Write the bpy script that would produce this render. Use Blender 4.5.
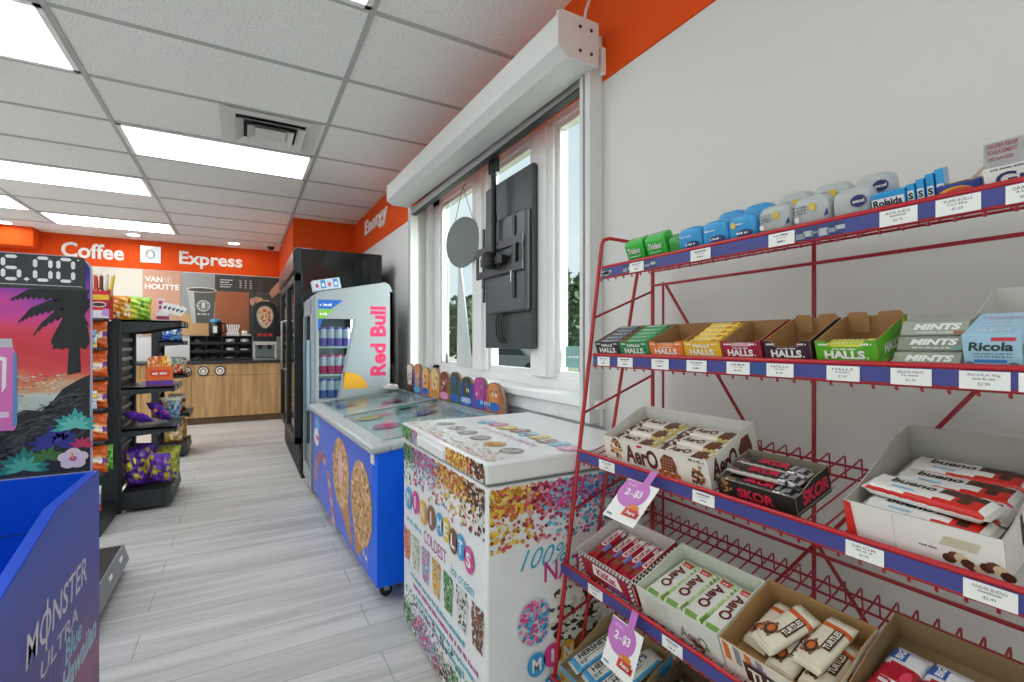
import bpy, math, random
from mathutils import Matrix, Vector
SC = bpy.context.scene
COL = SC.collection
for _o in list(bpy.data.objects):
    bpy.data.objects.remove(_o)
PI = math.pi
# ------------------------------------------------------------------ camera
CZ = 1.10
cam_d = bpy.data.cameras.new('camera')
cam_d.sensor_width = 36.0
cam_d.lens = 484.0 / 1024.0 * 36.0
cam_d.shift_y = 2.0 / 1024.0
cam_d.clip_start = 0.02
cam_d.clip_end = 300
cam = bpy.data.objects.new('camera', cam_d)
COL.objects.link(cam)
cam.location = (0, 0, CZ)
cam.rotation_euler = (PI / 2, 0, -math.atan(270.0 / 484.0))
SC.camera = cam
# ------------------------------------------------------------------ view
SC.view_settings.view_transform = 'Standard'
SC.view_settings.look = 'None'
SC.view_settings.exposure = 0.2
SC.view_settings.gamma = 1.0
SC.view_settings.use_curve_mapping = False
SC.render.film_transparent = False
SC.cycles.use_denoising = True
SC.cycles.max_bounces = 8
SC.cycles.diffuse_bounces = 5
SC.cycles.transmission_bounces = 6
SC.cycles.sample_clamp_indirect = 6.0
SC.cycles.caustics_reflective = False
SC.cycles.caustics_refractive = False
LAMP = 4.3          # radiance of the ceiling light diffusers
SKY = 1.0
# ------------------------------------------------------------------ sky: pale overcast
W = bpy.data.worlds.new('sky')
SC.world = W
W.use_nodes = True
nt = W.node_tree
bg = nt.nodes['Background']
tc = nt.nodes.new('ShaderNodeTexCoord')
nz = nt.nodes.new('ShaderNodeTexNoise')
nz.inputs['Scale'].default_value = 2.2
nz.inputs['Detail'].default_value = 6
rp = nt.nodes.new('ShaderNodeValToRGB')
rp.color_ramp.elements[0].position = 0.35
rp.color_ramp.elements[0].color = (0.55, 0.68, 0.82, 1)
rp.color_ramp.elements[1].position = 0.62
rp.color_ramp.elements[1].color = (0.82, 0.87, 0.90, 1)
nt.links.new(tc.outputs['Generated'], nz.inputs['Vector'])
nt.links.new(nz.outputs['Fac'], rp.inputs['Fac'])
nt.links.new(rp.outputs['Color'], bg.inputs['Color'])
bg.inputs['Strength'].default_value = SKY


# ------------------------------------------------------------------ soft sun lamp added outside to brighten the window and the room
sun_d = bpy.data.lights.new('fill_sun', 'SUN')
sun_d.energy = 7.0
sun_d.angle = math.radians(45)
sun_d.color = (1.0, 0.98, 0.94)
sun = bpy.data.objects.new('fill_sun', sun_d)
COL.objects.link(sun)
sun.rotation_euler = Vector((-0.58, 0.62, -0.36)).to_track_quat('-Z', 'Y').to_euler()


# ------------------------------------------------------------------ materials
def lin(h):
    h = h.lstrip('#')
    out = []
    for i in (0, 2, 4):
        x = int(h[i:i + 2], 16) / 255.0
        out.append(x / 12.92 if x <= 0.04045 else ((x + 0.055) / 1.055) ** 2.4)
    return tuple(out)


MATS = {}


def P(hx, rough=0.5, metal=0.0, noise=0.05, scale=18.0, bump=0.0, coat=0.0, emit=0.0, alpha=1.0, spec=0.5):
    """A principled material with a faint procedural mottling; cached by its settings."""
    key = (hx, rough, metal, noise, scale, bump, coat, emit, alpha, spec)
    if key in MATS:
        return MATS[key]
    m = bpy.data.materials.new('paint_' + hx.strip('#'))
    m.use_nodes = True
    n, l = m.node_tree.nodes, m.node_tree.links
    b = n['Principled BSDF']
    c = lin(hx)
    b.inputs['Roughness'].default_value = rough
    b.inputs['Metallic'].default_value = metal
    b.inputs['Specular IOR Level'].default_value = spec
    b.inputs['Coat Weight'].default_value = coat
    tcn = n.new('ShaderNodeTexCoord')
    t = n.new('ShaderNodeTexNoise')
    t.inputs['Scale'].default_value = scale
    t.inputs['Detail'].default_value = 4
    l.new(tcn.outputs['Object'], t.inputs['Vector'])
    mr = n.new('ShaderNodeMapRange')
    mr.inputs['To Min'].default_value = 1 - noise
    mr.inputs['To Max'].default_value = 1 + noise
    l.new(t.outputs['Fac'], mr.inputs['Value'])
    vm = n.new('ShaderNodeVectorMath')
    vm.operation = 'SCALE'
    vm.inputs[0].default_value = c
    l.new(mr.outputs['Result'], vm.inputs['Scale'])
    l.new(vm.outputs['Vector'], b.inputs['Base Color'])
    if bump:
        bp = n.new('ShaderNodeBump')
        bp.inputs['Strength'].default_value = bump
        bp.inputs['Distance'].default_value = 0.004
        l.new(t.outputs['Fac'], bp.inputs['Height'])
        l.new(bp.outputs['Normal'], b.inputs['Normal'])
    if emit:
        b.inputs['Emission Color'].default_value = (*c, 1)
        b.inputs['Emission Strength'].default_value = emit
    MATS[key] = m
    return m


def glass(name, tint='#f4faf8', refl=0.10, rough=0.0):
    """Thin clear pane: mostly transparent, a fresnel share of mirror."""
    m = bpy.data.materials.new(name)
    m.use_nodes = True
    n, l = m.node_tree.nodes, m.node_tree.links
    n.clear()
    o = n.new('ShaderNodeOutputMaterial')
    mix = n.new('ShaderNodeMixShader')
    tr = n.new('ShaderNodeBsdfTransparent')
    gl = n.new('ShaderNodeBsdfGlossy')
    fr = n.new('ShaderNodeLayerWeight')
    fr.inputs['Blend'].default_value = refl
    tr.inputs['Color'].default_value = (*lin(tint), 1)
    gl.inputs['Roughness'].default_value = rough
    ge = n.new('ShaderNodeNewGeometry')          # the inner face of a pane adds no second mirror
    mu = n.new('ShaderNodeMath')
    mu.operation = 'MULTIPLY_ADD'
    mu.inputs[1].default_value = -1.0
    mu.inputs[2].default_value = 1.0
    l.new(ge.outputs['Backfacing'], mu.inputs[0])
    mv = n.new('ShaderNodeMath')
    mv.operation = 'MULTIPLY'
    l.new(fr.outputs['Fresnel'], mv.inputs[0])
    l.new(mu.outputs[0], mv.inputs[1])
    l.new(mv.outputs[0], mix.inputs['Fac'])
    l.new(tr.outputs[0], mix.inputs[1])
    l.new(gl.outputs[0], mix.inputs[2])
    l.new(mix.outputs[0], o.inputs['Surface'])
    return m


WHITE = P('#f0f0ee', 0.4)
PAPER = P('#f4f2ee', 0.6)
BLACK = P('#1b1c1e', 0.45)
DGREY = P('#2f3133', 0.5)
KRAFT = P('#a67c4e', 0.8, noise=0.1)
RED = P('#b51424', 0.35)
CHROME = P('#c8c8c8', 0.22, 1.0)
STEEL = P('#a9abab', 0.35, 0.8)


# ------------------------------------------------------------------ mesh builder
class MB:
    """Collects shapes, each face with its own material, into one mesh."""

    def __init__(s, M=None):
        s.v, s.f, s.fm, s.mats = [], [], [], []
        s.M = M

    def mi(s, m):
        for i, x in enumerate(s.mats):
            if x is m:
                return i
        s.mats.append(m)
        return len(s.mats) - 1

    def p(s, q):
        if s.M is not None:
            q = s.M @ Vector(q)
        s.v.append((q[0], q[1], q[2]))
        return len(s.v) - 1

    def face(s, idx, m):
        s.f.append(tuple(idx))
        s.fm.append(s.mi(m))

    def poly(s, pts, m):
        s.face([s.p(q) for q in pts], m)
        return s

    def box(s, lo, hi, m):
        x0, y0, z0 = lo
        x1, y1, z1 = hi
        if x0 > x1: x0, x1 = x1, x0
        if y0 > y1: y0, y1 = y1, y0
        if z0 > z1: z0, z1 = z1, z0
        i = [s.p(q) for q in ((x0, y0, z0), (x1, y0, z0), (x1, y1, z0), (x0, y1, z0), (x0, y0, z1), (x1, y0, z1), (x1, y1, z1), (x0, y1, z1))]
        mm = m if isinstance(m, (list, tuple)) else [m] * 6   # bottom, top, -y, +x, +y, -x
        for k, q in enumerate(((0, 3, 2, 1), (4, 5, 6, 7), (0, 1, 5, 4), (1, 2, 6, 5), (2, 3, 7, 6), (3, 0, 4, 7))):
            s.face([i[j] for j in q], mm[k])
        return s

    def prism(s, pts, fn, a, b, m, cap=None):
        """polygon pts (2-D) swept from a to b; fn(u, v, t) -> 3-D."""
        n = len(pts)
        A = [s.p(fn(u, v, a)) for u, v in pts]
        B = [s.p(fn(u, v, b)) for u, v in pts]
        s.face(A[::-1], cap or m)
        s.face(B, cap or m)
        for i in range(n):
            j = (i + 1) % n
            s.face((A[i], A[j], B[j], B[i]), m)
        return s

    def tube(s, pts, r, m, n=6, closed=False):
        pts = [Vector(q) for q in pts]
        rings = []
        N = len(pts)
        prev = None
        for i, q in enumerate(pts):
            if closed:
                d = pts[(i + 1) % N] - pts[i - 1]
            elif i == 0:
                d = pts[1] - q
            elif i == N - 1:
                d = q - pts[i - 1]
            else:
                d = (pts[i + 1] - q).normalized() + (q - pts[i - 1]).normalized()
            if d.length < 1e-9:
                d = Vector((0, 0, 1))
            d.normalize()
            if prev is None:
                up = Vector((0, 0, 1)) if abs(d.z) < 0.9 else Vector((1, 0, 0))
                a = d.cross(up).normalized()
            else:
                a = (prev - d * prev.dot(d))
                a = a.normalized() if a.length > 1e-6 else d.orthogonal().normalized()
            prev = a
            b = d.cross(a)
            rr = r[i] if isinstance(r, (list, tuple)) else r
            rings.append([s.p(q + (a * math.cos(2 * PI * k / n) + b * math.sin(2 * PI * k / n)) * rr) for k in range(n)])
        R = range(N if closed else N - 1)
        for i in R:
            A, B = rings[i], rings[(i + 1) % N]
            for k in range(n):
                s.face((A[k], A[(k + 1) % n], B[(k + 1) % n], B[k]), m)
        if not closed:
            s.face(rings[0][::-1], m)
            s.face(rings[-1], m)
        return s

    def lathe(s, prof, m, n=20, c=(0, 0, 0), axis='z', ms=None, cap=True):
        """prof: (radius, height) pairs from bottom to top; ms: one material per band."""
        ax = {'z': lambda x, y, z: (c[0] + x, c[1] + y, c[2] + z), 'x': lambda x, y, z: (c[0] + z, c[1] + x, c[2] + y), 'y': lambda x, y, z: (c[0] + y, c[1] + z, c[2] + x)}[axis]
        rings = []
        for r, h in prof:
            r = max(r, 1e-4)
            rings.append([s.p(ax(r * math.cos(2 * PI * k / n), r * math.sin(2 * PI * k / n), h)) for k in range(n)])
        for i in range(len(rings) - 1):
            mm = ms[i] if ms else m
            for k in range(n):
                s.face((rings[i][k], rings[i][(k + 1) % n], rings[i + 1][(k + 1) % n], rings[i + 1][k]), mm)
        if cap:
            s.face(rings[0][::-1], ms[0] if ms else m)
            s.face(rings[-1], ms[-1] if ms else m)
        return s

    def grid(s, fn, nu, nv, mf, wrapv=False):
        """fn(u, v) in 0..1 -> point; mf(u, v) at the face middle -> material."""
        nn = nv if wrapv else nv + 1
        I = [[s.p(fn(i / nu, j / nv)) for j in range(nn)] for i in range(nu + 1)]
        for i in range(nu):
            for j in range(nv):
                k = (j + 1) % nn
                s.face((I[i][j], I[i + 1][j], I[i + 1][k], I[i][k]), mf((i + .5) / nu, (j + .5) / nv) if callable(mf) else mf)
        return I

    def text(s, body, o, right, up, w, h, m, bold=0.0, shear=0.0, lift=0.0):
        """Flat lettering filling w x h; o is its lower left corner."""
        vs, fs = glyphs(body, bold, shear)
        o, r, u = Vector(o), Vector(right).normalized(), Vector(up).normalized()
        o = o + r.cross(u) * lift
        b = [s.p(o + r * (x * w) + u * (y * h)) for x, y in vs]
        for f in fs:
            s.face([b[i] for i in f], m)
        return s

    def scrawl(s, o, right, up, w, h, m, seed=1, lift=0.0):
        """A line of print too small to read: short dashes in word lengths."""
        rg = random.Random(seed)
        x = 0.0
        while x < w:
            a = min(w - x, h * rg.uniform(.5, 1.1))
            s.flat([(x, 0), (x + a * .8, 0), (x + a * .8, h * rg.uniform(.55, 1)), (x, h * rg.uniform(.55, 1))], o, right, up, m, lift)
            x += a + (h * .5 if rg.random() < .25 else 0)
        return s

    def flat(s, pts, o, right, up, m, lift=0.0):
        """A flat 2-D polygon on the plane o, right, up."""
        o, r, u = Vector(o), Vector(right).normalized(), Vector(up).normalized()
        o = o + r.cross(u) * lift
        s.poly([o + r * a + u * b for a, b in pts], m)
        return s

    def disc(s, cx, cy, rx, ry, o, right, up, m, n=14, lift=0.0, a0=0.0):
        s.flat([(cx + rx * math.cos(2 * PI * k / n + a0), cy + ry * math.sin(2 * PI * k / n + a0)) for k in range(n)], o, right, up, m, lift)
        return s


GLY = {}


def glyphs(body, bold, shear):
    key = (body, bold, shear)
    if key not in GLY:
        cu = bpy.data.curves.new('lettering', 'FONT')
        cu.body = body
        cu.resolution_u = 3
        cu.offset = bold
        cu.shear = shear
        cu.fill_mode = 'FRONT'
        ob = bpy.data.objects.new('lettering', cu)
        me = bpy.data.meshes.new_from_object(ob)
        vs = [(v.co.x, v.co.y) for v in me.vertices]
        fs = []
        for p in me.polygons:
            f = list(p.vertices)
            if p.normal.z < 0:
                f.reverse()
            fs.append(f)
        x0, x1 = min(v[0] for v in vs), max(v[0] for v in vs)
        y0, y1 = min(v[1] for v in vs), max(v[1] for v in vs)
        GLY[key] = ([((x - x0) / (x1 - x0), (y - y0) / (y1 - y0)) for x, y in vs], fs)
        bpy.data.objects.remove(ob)
        bpy.data.meshes.remove(me)
        bpy.data.curves.remove(cu)
    return GLY[key]


MW = {}   # world matrices of the roots built here


def mesh_of(name, mb, inv=None, angle=35):
    me = bpy.data.meshes.new(name)
    vs = mb.v
    if inv is not None:
        vs = [tuple(inv @ Vector(v)) for v in vs]
    me.from_pydata(vs, [], mb.f)
    for m in mb.mats:
        me.materials.append(m)
    me.polygons.foreach_set('material_index', mb.fm)
    me.polygons.foreach_set('use_smooth', [True] * len(mb.f))
    me.update()
    me.set_sharp_from_angle(angle=math.radians(angle))
    return me


def tagp(o, label=None, cat=None, group=None, kind=None):
    if label: o['label'] = label
    if cat: o['category'] = cat
    if group: o['group'] = group
    if kind: o['kind'] = kind
    return o


def root(name, label, cat, M, group=None, kind=None):
    """An Empty at a thing's base."""
    o = bpy.data.objects.new(name, None)
    COL.objects.link(o)
    o.empty_display_size = 0.05
    if not isinstance(M, Matrix):
        M = Matrix.Translation(M)
    o.matrix_world = M
    MW[o.name] = M.copy()
    return tagp(o, label, cat, group, kind)


def part(name, mb, parent, world=False, bev=0.0, label=None, angle=35, kind=None):
    """One mesh under its thing (or under a part of it)."""
    inv = None
    top = parent
    while top.parent is not None:
        top = top.parent
    if world:
        inv = MW[top.name].inverted()
    o = bpy.data.objects.new(name, mesh_of(name, mb, inv, angle))
    COL.objects.link(o)
    o.parent = parent
    if label: o['label'] = label
    if kind: o['kind'] = kind
    if bev: bevel(o, bev)
    return o


def bevel(o, w):
    b = o.modifiers.new('bevel', 'BEVEL')
    b.width = w
    b.segments = 2
    b.limit_method = 'ANGLE'
    b.angle_limit = math.radians(40)


def one(name, mb, label=None, cat=None, M=None, group=None, kind=None, bev=0.0, angle=35):
    """A thing that is one mesh. Without M the mesh is in world coordinates and gets its origin at its base."""
    if M is None:
        xs, ys, zs = zip(*mb.v)
        M = Matrix.Translation(((min(xs) + max(xs)) / 2, (min(ys) + max(ys)) / 2, min(zs)))
        inv = M.inverted()
    else:
        inv = None
    o = bpy.data.objects.new(name, mesh_of(name, mb, inv, angle))
    COL.objects.link(o)
    o.matrix_world = M
    MW[o.name] = M.copy()
    if bev: bevel(o, bev)
    return tagp(o, label, cat, group, kind)


def dup(o, M, label, group=None):
    """A copy of a thing with its parts and sub-parts."""
    c = o.copy()
    COL.objects.link(c)
    c.matrix_world = M
    MW[c.name] = M.copy()
    c['label'] = label
    if group: c['group'] = group
    for ch in list(o.children):
        k = ch.copy()
        COL.objects.link(k)
        k.parent = c
        for g in ch.children:
            q = g.copy()
            COL.objects.link(q)
            q.parent = k
    return c


TR = Matrix.Translation
def RX(a): return Matrix.Rotation(a, 4, 'X')
def RY(a): return Matrix.Rotation(a, 4, 'Y')
def RZ(a): return Matrix.Rotation(a, 4, 'Z')
ORD = ['first', 'second', 'third', 'fourth', 'fifth', 'sixth', 'seventh', 'eighth', 'ninth', 'tenth']
# ================================================================== SETTING
H = 2.51            # ceiling
XW = 1.19           # window wall
YB = 8.27           # coffee wall
XL, YF = -4.3, -3.0


def shader(name, build):
    m = bpy.data.materials.new(name)
    m.use_nodes = True
    build(m.node_tree.nodes, m.node_tree.links, m.node_tree.nodes['Principled BSDF'])
    return m


def _floor(n, l, b):
    t = n.new('ShaderNodeTexCoord')
    br = n.new('ShaderNodeTexBrick')
    br.offset = 0.37
    br.inputs['Scale'].default_value = 1.0
    br.inputs['Brick Width'].default_value = 1.22
    br.inputs['Row Height'].default_value = 0.18
    br.inputs['Mortar Size'].default_value = 0.0022
    br.inputs['Color1'].default_value = (*lin('#d4d2cc'), 1)
    br.inputs['Color2'].default_value = (*lin('#dddbd5'), 1)
    br.inputs['Mortar'].default_value = (*lin('#b3b1ab'), 1)
    l.new(t.outputs['Object'], br.inputs['Vector'])
    mp = n.new('ShaderNodeMapping')
    mp.inputs['Scale'].default_value = (0.9, 13.0, 1.0)
    l.new(t.outputs['Object'], mp.inputs['Vector'])
    nz = n.new('ShaderNodeTexNoise')
    nz.inputs['Scale'].default_value = 1.0
    nz.inputs['Detail'].default_value = 7
    nz.inputs['Roughness'].default_value = 0.62
    nz.inputs['Distortion'].default_value = 0.6
    l.new(mp.outputs['Vector'], nz.inputs['Vector'])
    r = n.new('ShaderNodeValToRGB')
    r.color_ramp.elements[0].position = 0.33
    r.color_ramp.elements[0].color = (0.62, 0.62, 0.60, 1)
    r.color_ramp.elements[1].position = 0.60
    r.color_ramp.elements[1].color = (1, 1, 1, 1)
    l.new(nz.outputs['Fac'], r.inputs['Fac'])
    mx = n.new('ShaderNodeMix')
    mx.data_type = 'RGBA'
    mx.blend_type = 'MULTIPLY'
    mx.inputs['Factor'].default_value = 0.9
    l.new(br.outputs['Color'], mx.inputs['A'])
    l.new(r.outputs['Color'], mx.inputs['B'])
    l.new(mx.outputs['Result'], b.inputs['Base Color'])
    b.inputs['Roughness'].default_value = 0.42


def _ceil(n, l, b):
    t = n.new('ShaderNodeTexCoord')
    v = n.new('ShaderNodeTexNoise')
    v.inputs['Scale'].default_value = 160
    v.inputs['Detail'].default_value = 3
    l.new(t.outputs['Object'], v.inputs['Vector'])
    r = n.new('ShaderNodeValToRGB')
    r.color_ramp.elements[0].position = 0.36
    r.color_ramp.elements[0].color = (*lin('#c4c4c2'), 1)
    r.color_ramp.elements[1].position = 0.43
    r.color_ramp.elements[1].color = (*lin('#f4f4f2'), 1)
    l.new(v.outputs['Fac'], r.inputs['Fac'])
    l.new(r.outputs['Color'], b.inputs['Base Color'])
    b.inputs['Roughness'].default_value = 0.9
    bp = n.new('ShaderNodeBump')
    bp.inputs['Strength'].default_value = 0.25
    bp.inputs['Distance'].default_value = 0.002
    l.new(v.outputs['Fac'], bp.inputs['Height'])
    l.new(bp.outputs['Normal'], b.inputs['Normal'])


def _wood(n, l, b):
    t = n.new('ShaderNodeTexCoord')
    mp = n.new('ShaderNodeMapping')
    mp.inputs['Scale'].default_value = (16.0, 16.0, 1.4)
    l.new(t.outputs['Object'], mp.inputs['Vector'])
    nz = n.new('ShaderNodeTexNoise')
    nz.inputs['Scale'].default_value = 1.0
    nz.inputs['Detail'].default_value = 6
    nz.inputs['Distortion'].default_value = 0.8
    l.new(mp.outputs['Vector'], nz.inputs['Vector'])
    r = n.new('ShaderNodeValToRGB')
    r.color_ramp.elements[0].position = 0.3
    r.color_ramp.elements[0].color = (*lin('#a57e4e'), 1)
    r.color_ramp.elements[1].position = 0.7
    r.color_ramp.elements[1].color = (*lin('#d6ac78'), 1)
    l.new(nz.outputs['Fac'], r.inputs['Fac'])
    l.new(r.outputs['Color'], b.inputs['Base Color'])
    b.inputs['Roughness'].default_value = 0.5


FLOORM, CEILM, WOODM = shader('plank_floor', _floor), shader('ceiling_tile', _ceil), shader('wood_laminate', _wood)
WALLM = P('#dddbd7', 0.75, noise=0.02, scale=3, bump=0.05)
ORANGE = P('#e2500f', 0.7, noise=0.03, scale=4, spec=.2)
TRIMW = P('#f1f1f0', 0.45, noise=0.02)
GRIDM = P('#b4b4b3', 0.5, noise=0.02)

def struct(name, mb, bev=0.0):
    return one(name, mb, kind='structure', bev=bev)

struct('floor', MB().box((XL, YF, -0.1), (XW, YB, 0.0), FLOORM))
struct('ceiling', MB().box((XL, YF, H), (XW + 0.02, YB, H + 0.1), CEILM))
OY0, OY1, OZ0, OZ1 = 1.44, 3.66, 0.88, 2.22       # window opening
m = MB()
for lo, hi in (((XW, YF, 0), (XW + .2, OY0, H)), ((XW, OY1, 0), (XW + .2, YB, H)), ((XW, OY0, 0), (XW + .2, OY1, OZ0)), ((XW, OY0, OZ1), (XW + .2, OY1, H))):
    m.box(lo, hi, WALLM)
struct('wall_right', m)
struct('wall_back', MB().box((XL, YB, 0), (XW + .2, YB + .15, H), WALLM))
struct('wall_left', MB().box((XL - .15, YF, 0), (XL, YB, H), WALLM))
m = MB()
for lo, hi in (((XL, YF - .15, 0), (XW + .2, YF, .15)), ((XL, YF - .15, 2.38), (XW + .2, YF, H)), ((XL, YF - .15, .15), (-4.0, YF, 2.38)), ((.9, YF - .15, .15), (XW + .2, YF, 2.38))):
    m.box(lo, hi, WALLM)
struct('wall_front', m)  # opened up for the added glazing and its daylight
# orange band round the top of the walls
ZO = 2.115
struct('trim_1', MB().prism([(YF, 2.085), (1.4, 2.085), (5.95, ZO), (5.95, H), (YF, H)], lambda u, v, s: (s, u, v), XW - .006, XW, ORANGE))
struct('trim_2', MB().box((XL, YB - .006, ZO), (XW, YB, H), ORANGE))
struct('trim_3', MB().box((0.50, 5.95, 1.93), (XW, YB - .006, H), ORANGE))        # bulkhead over the cooler
struct('trim_4', MB().box((XL, 7.98, 2.28), (-2.22, YB - .006, H), ORANGE))        # soffit
struct('baseboard_right', MB().box((XW - .012, YF, 0), (XW, YB, .10), P('#8c8d8d', .5)))
# suspended ceiling grid
m = MB()
GX = [-0.72 + 1.205 * k for k in (-2, -1, 0, 1)]
GY = [1.475 + 0.61 * k for k in range(-7, 11)]
for x in GX:
    m.box((x - .012, YF, H - .006), (x + .012, 7.62, H), GRIDM)
for y in GY:
    m.box((XL, y - .012, H - .0055), (XW, y + .012, H), GRIDM)
struct('trim_5', m)

# ------------------------------------------------------------------ window
GLASS = glass('window_glass', refl=0.06)
wn = root('window_1', None, None, (1.34, 2.55, OZ0), kind='structure')
m = MB()
fx0, fx1 = 1.31, 1.385
m.box((fx0, OY0, OZ0), (fx1, OY1, OZ0 + .055), TRIMW)
m.box((fx0, OY0, OZ1 - .07), (fx1, OY1, OZ1), TRIMW)
m.box((fx0, OY0, OZ0), (fx1, OY0 + .05, OZ1), TRIMW)
m.box((fx0, OY1 - .19, OZ0), (fx1, OY1, OZ1), TRIMW)
m.box((fx0 - .05, OY1 - .06, OZ0), (fx0, OY1, OZ1), TRIMW)
part('window_frame', m, wn, True, bev=.004)
for a, b in ((2.06, 2.0), (2.78, 2.72)):
    m = MB().box((fx0 - .03, b - .035, OZ0 + .055), (fx1, a + .035, OZ1 - .07), TRIMW)
    m.box((fx0 - .012, b - .075, OZ0 + .055), (fx1 - .02, a + .075, OZ1 - .07), TRIMW)
    part('mullion', m, wn, True, bev=.004)
for a, b in ((OY0 + .05, 1.925), (2.135, 2.645), (2.855, OY1 - .19)):
    m = MB()
    for lo, hi in (((fx0 + .01, a, OZ0 + .055), (fx1 - .02, b, OZ0 + .085)), ((fx0 + .01, a, OZ1 - .10), (fx1 - .02, b, OZ1 - .07)), ((fx0 + .01, a, OZ0 + .08), (fx1 - .02, a + .028, OZ1 - .1)), ((fx0 + .01, b - .028, OZ0 + .08), (fx1 - .02, b, OZ1 - .1))):
        m.box(lo, hi, TRIMW)
    sa = part('window_sash', m, wn, True)
    part('pane', MB().box((1.345, a + .028, OZ0 + .085), (1.349, b - .028, OZ1 - .1), GLASS), sa, True)
struct('trim_6', MB().box((1.15, OY0 - .03, OZ0 - .03), (1.31, OY1 + .03, OZ0 + .004), TRIMW).box((1.172, OY0 - .02, OZ0 - .095), (XW, OY1 + .02, OZ0 - .03), TRIMW), bev=.004)

# unseen shop front glazing, added behind the viewer to let daylight in
w2 = root('added_window', None, None, (-1.55, YF, .15), kind='structure')
m = MB()
for x in (-4.0, -2.4, -.8, .84):
    m.box((x, YF - .11, .15), (x + .06, YF - .04, 2.38), TRIMW)
m.box((-4.0, YF - .11, .15), (.9, YF - .04, .21), TRIMW).box((-4.0, YF - .11, 2.32), (.9, YF - .04, 2.38), TRIMW)
part('window_frame', m, w2, True)
for x in (-3.94, -2.34, -.74):
    part('pane', MB().box((x, YF - .078, .21), (x + (1.54 if x < -1 else 1.58), YF - .074, 2.32), GLASS), w2, True)

# ------------------------------------------------------------------ outside
def _gr(n, l, b):
    t = n.new('ShaderNodeTexCoord')
    nz = n.new('ShaderNodeTexNoise')
    nz.inputs['Scale'].default_value = 0.5
    nz.inputs['Detail'].default_value = 8
    l.new(t.outputs['Object'], nz.inputs['Vector'])
    r = n.new('ShaderNodeValToRGB')
    r.color_ramp.elements[0].color = (*lin('#a2a688'), 1)
    r.color_ramp.elements[1].color = (*lin('#c2bfae'), 1)
    l.new(nz.outputs['Fac'], r.inputs['Fac'])
    l.new(r.outputs['Color'], b.inputs['Base Color'])
    b.inputs['Roughness'].default_value = 0.9
struct('ground', MB().box((1.5, -60, -.7), (90, 120, -.5), shader('dry_ground', _gr)))
struct('bounce_paving', MB().box((-40, -60, -.3), (1.5, YF - .16, -.05), P('#d6d4ce', .8, noise=.08, scale=2)))  # unseen pale paving, added to bounce daylight onto the ceiling
LEAF = [P('#566a4a', .8, noise=.3, scale=3), P('#43563c', .8, noise=.3, scale=3), P('#6d8062', .8, noise=.3, scale=3)]
TRUNK = P('#4a3d30', .9)
def tree(x, y, h, w, seed, label, conifer=False):
    rng = random.Random(seed)
    t = root('roadside_tree', label, 'tree', (x, y, -.5), group='trees across the road')
    part('trunk', MB().tube([(0, 0, 0), (.05, 0, h * .3), (0, .05, h * .7)], [.16, .12, .05], TRUNK, 8), t)
    m = MB()
    for i in range(900):
        a, q = rng.uniform(0, 2 * PI), rng.random()
        z = h * (.12 + .88 * q)
        r = w * ((1 - q) ** .8 + .06 if conifer else math.sqrt(max(.02, 1 - ((q - .45) / .58) ** 2))) * rng.uniform(.55, 1.08)
        c = Vector((r * math.cos(a), r * math.sin(a), z))
        s = rng.uniform(.16, .34)
        d1 = Vector((rng.uniform(-1, 1), rng.uniform(-1, 1), rng.uniform(-.6, .6))).normalized() * s
        d2 = Vector((rng.uniform(-1, 1), rng.uniform(-1, 1), rng.uniform(-.8, .8))).normalized() * s
        m.poly([c - d1, c + d2 * .7, c + d1, c - d2 * .7], LEAF[rng.randrange(3)])
    m.lathe([(w * .1, h * .13), (w * .7, h * .22), (w * .55, h * .55), (w * .2, h * .85), (.05, h * .93)] if conifer else [(w * .3, h * .14), (w * .75, h * .3), (w * .8, h * .55), (w * .5, h * .85), (.1, h * .95)], LEAF[1], 12)
    part('foliage', m, t)
tree(16.6, 23.6, 6.3, 1.6, 1, 'dark pointed evergreen seen through the pane nearest the red rack', True)
tree(15.5, 20.3, 5.2, 1.5, 2, 'shorter dark evergreen beside the pointed one, seen at the right edge of the window', True)
tree(14.2, 32.5, 5.0, 2.2, 3, 'round bushy tree seen below the grey disc through the far pane')
tree(20.5, 26.5, 5.6, 2.0, 4, 'round bushy tree seen past the lower edge of the television')
tree(12.6, 38.5, 4.4, 2.0, 5, 'low bushy tree seen at the far left of the window')
# parked car
cr = root('parked_car', 'dark grey parked car seen low through the middle window pane', 'car', TR((12.2, 21.5, -.5)) @ RZ(2.1))
CARM, CARG, TYRE = P('#6a7076', .3, .3), P('#16181b', .1), P('#141414', .8)
prof = [(-2.15, .35), (-2.2, .75), (-1.95, .95), (-1.25, 1.02), (-.75, 1.42), (.75, 1.46), (1.55, 1.05), (2.1, .9), (2.2, .5), (2.1, .3)]
part('body', MB().prism(prof, lambda u, v, t: (u, t, v), -.85, .85, CARM), cr, bev=.08)
for sgn in (-1, 1):
    part('side_window', MB().prism([(-1.05, 1.0), (-.65, 1.36), (.68, 1.38), (1.3, 1.03)], lambda u, v, t: (u, t, v), sgn * .852, sgn * .86, CARG), cr)
    for x in (-1.35, 1.35):
        part('wheel', MB().lathe([(.15, -.1), (.33, -.1), (.34, 0), (.33, .1), (.15, .1)], TYRE, 20, (x, sgn * .8, .33), 'y'), cr)
part('rear_window', MB().flat([(-.7, 0), (.7, 0), (.6, .5), (-.6, .5)], (1.56, 0, 1.08), (0, 1, 0), (-.8, 0, .4), CARG, .01), cr)

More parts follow.
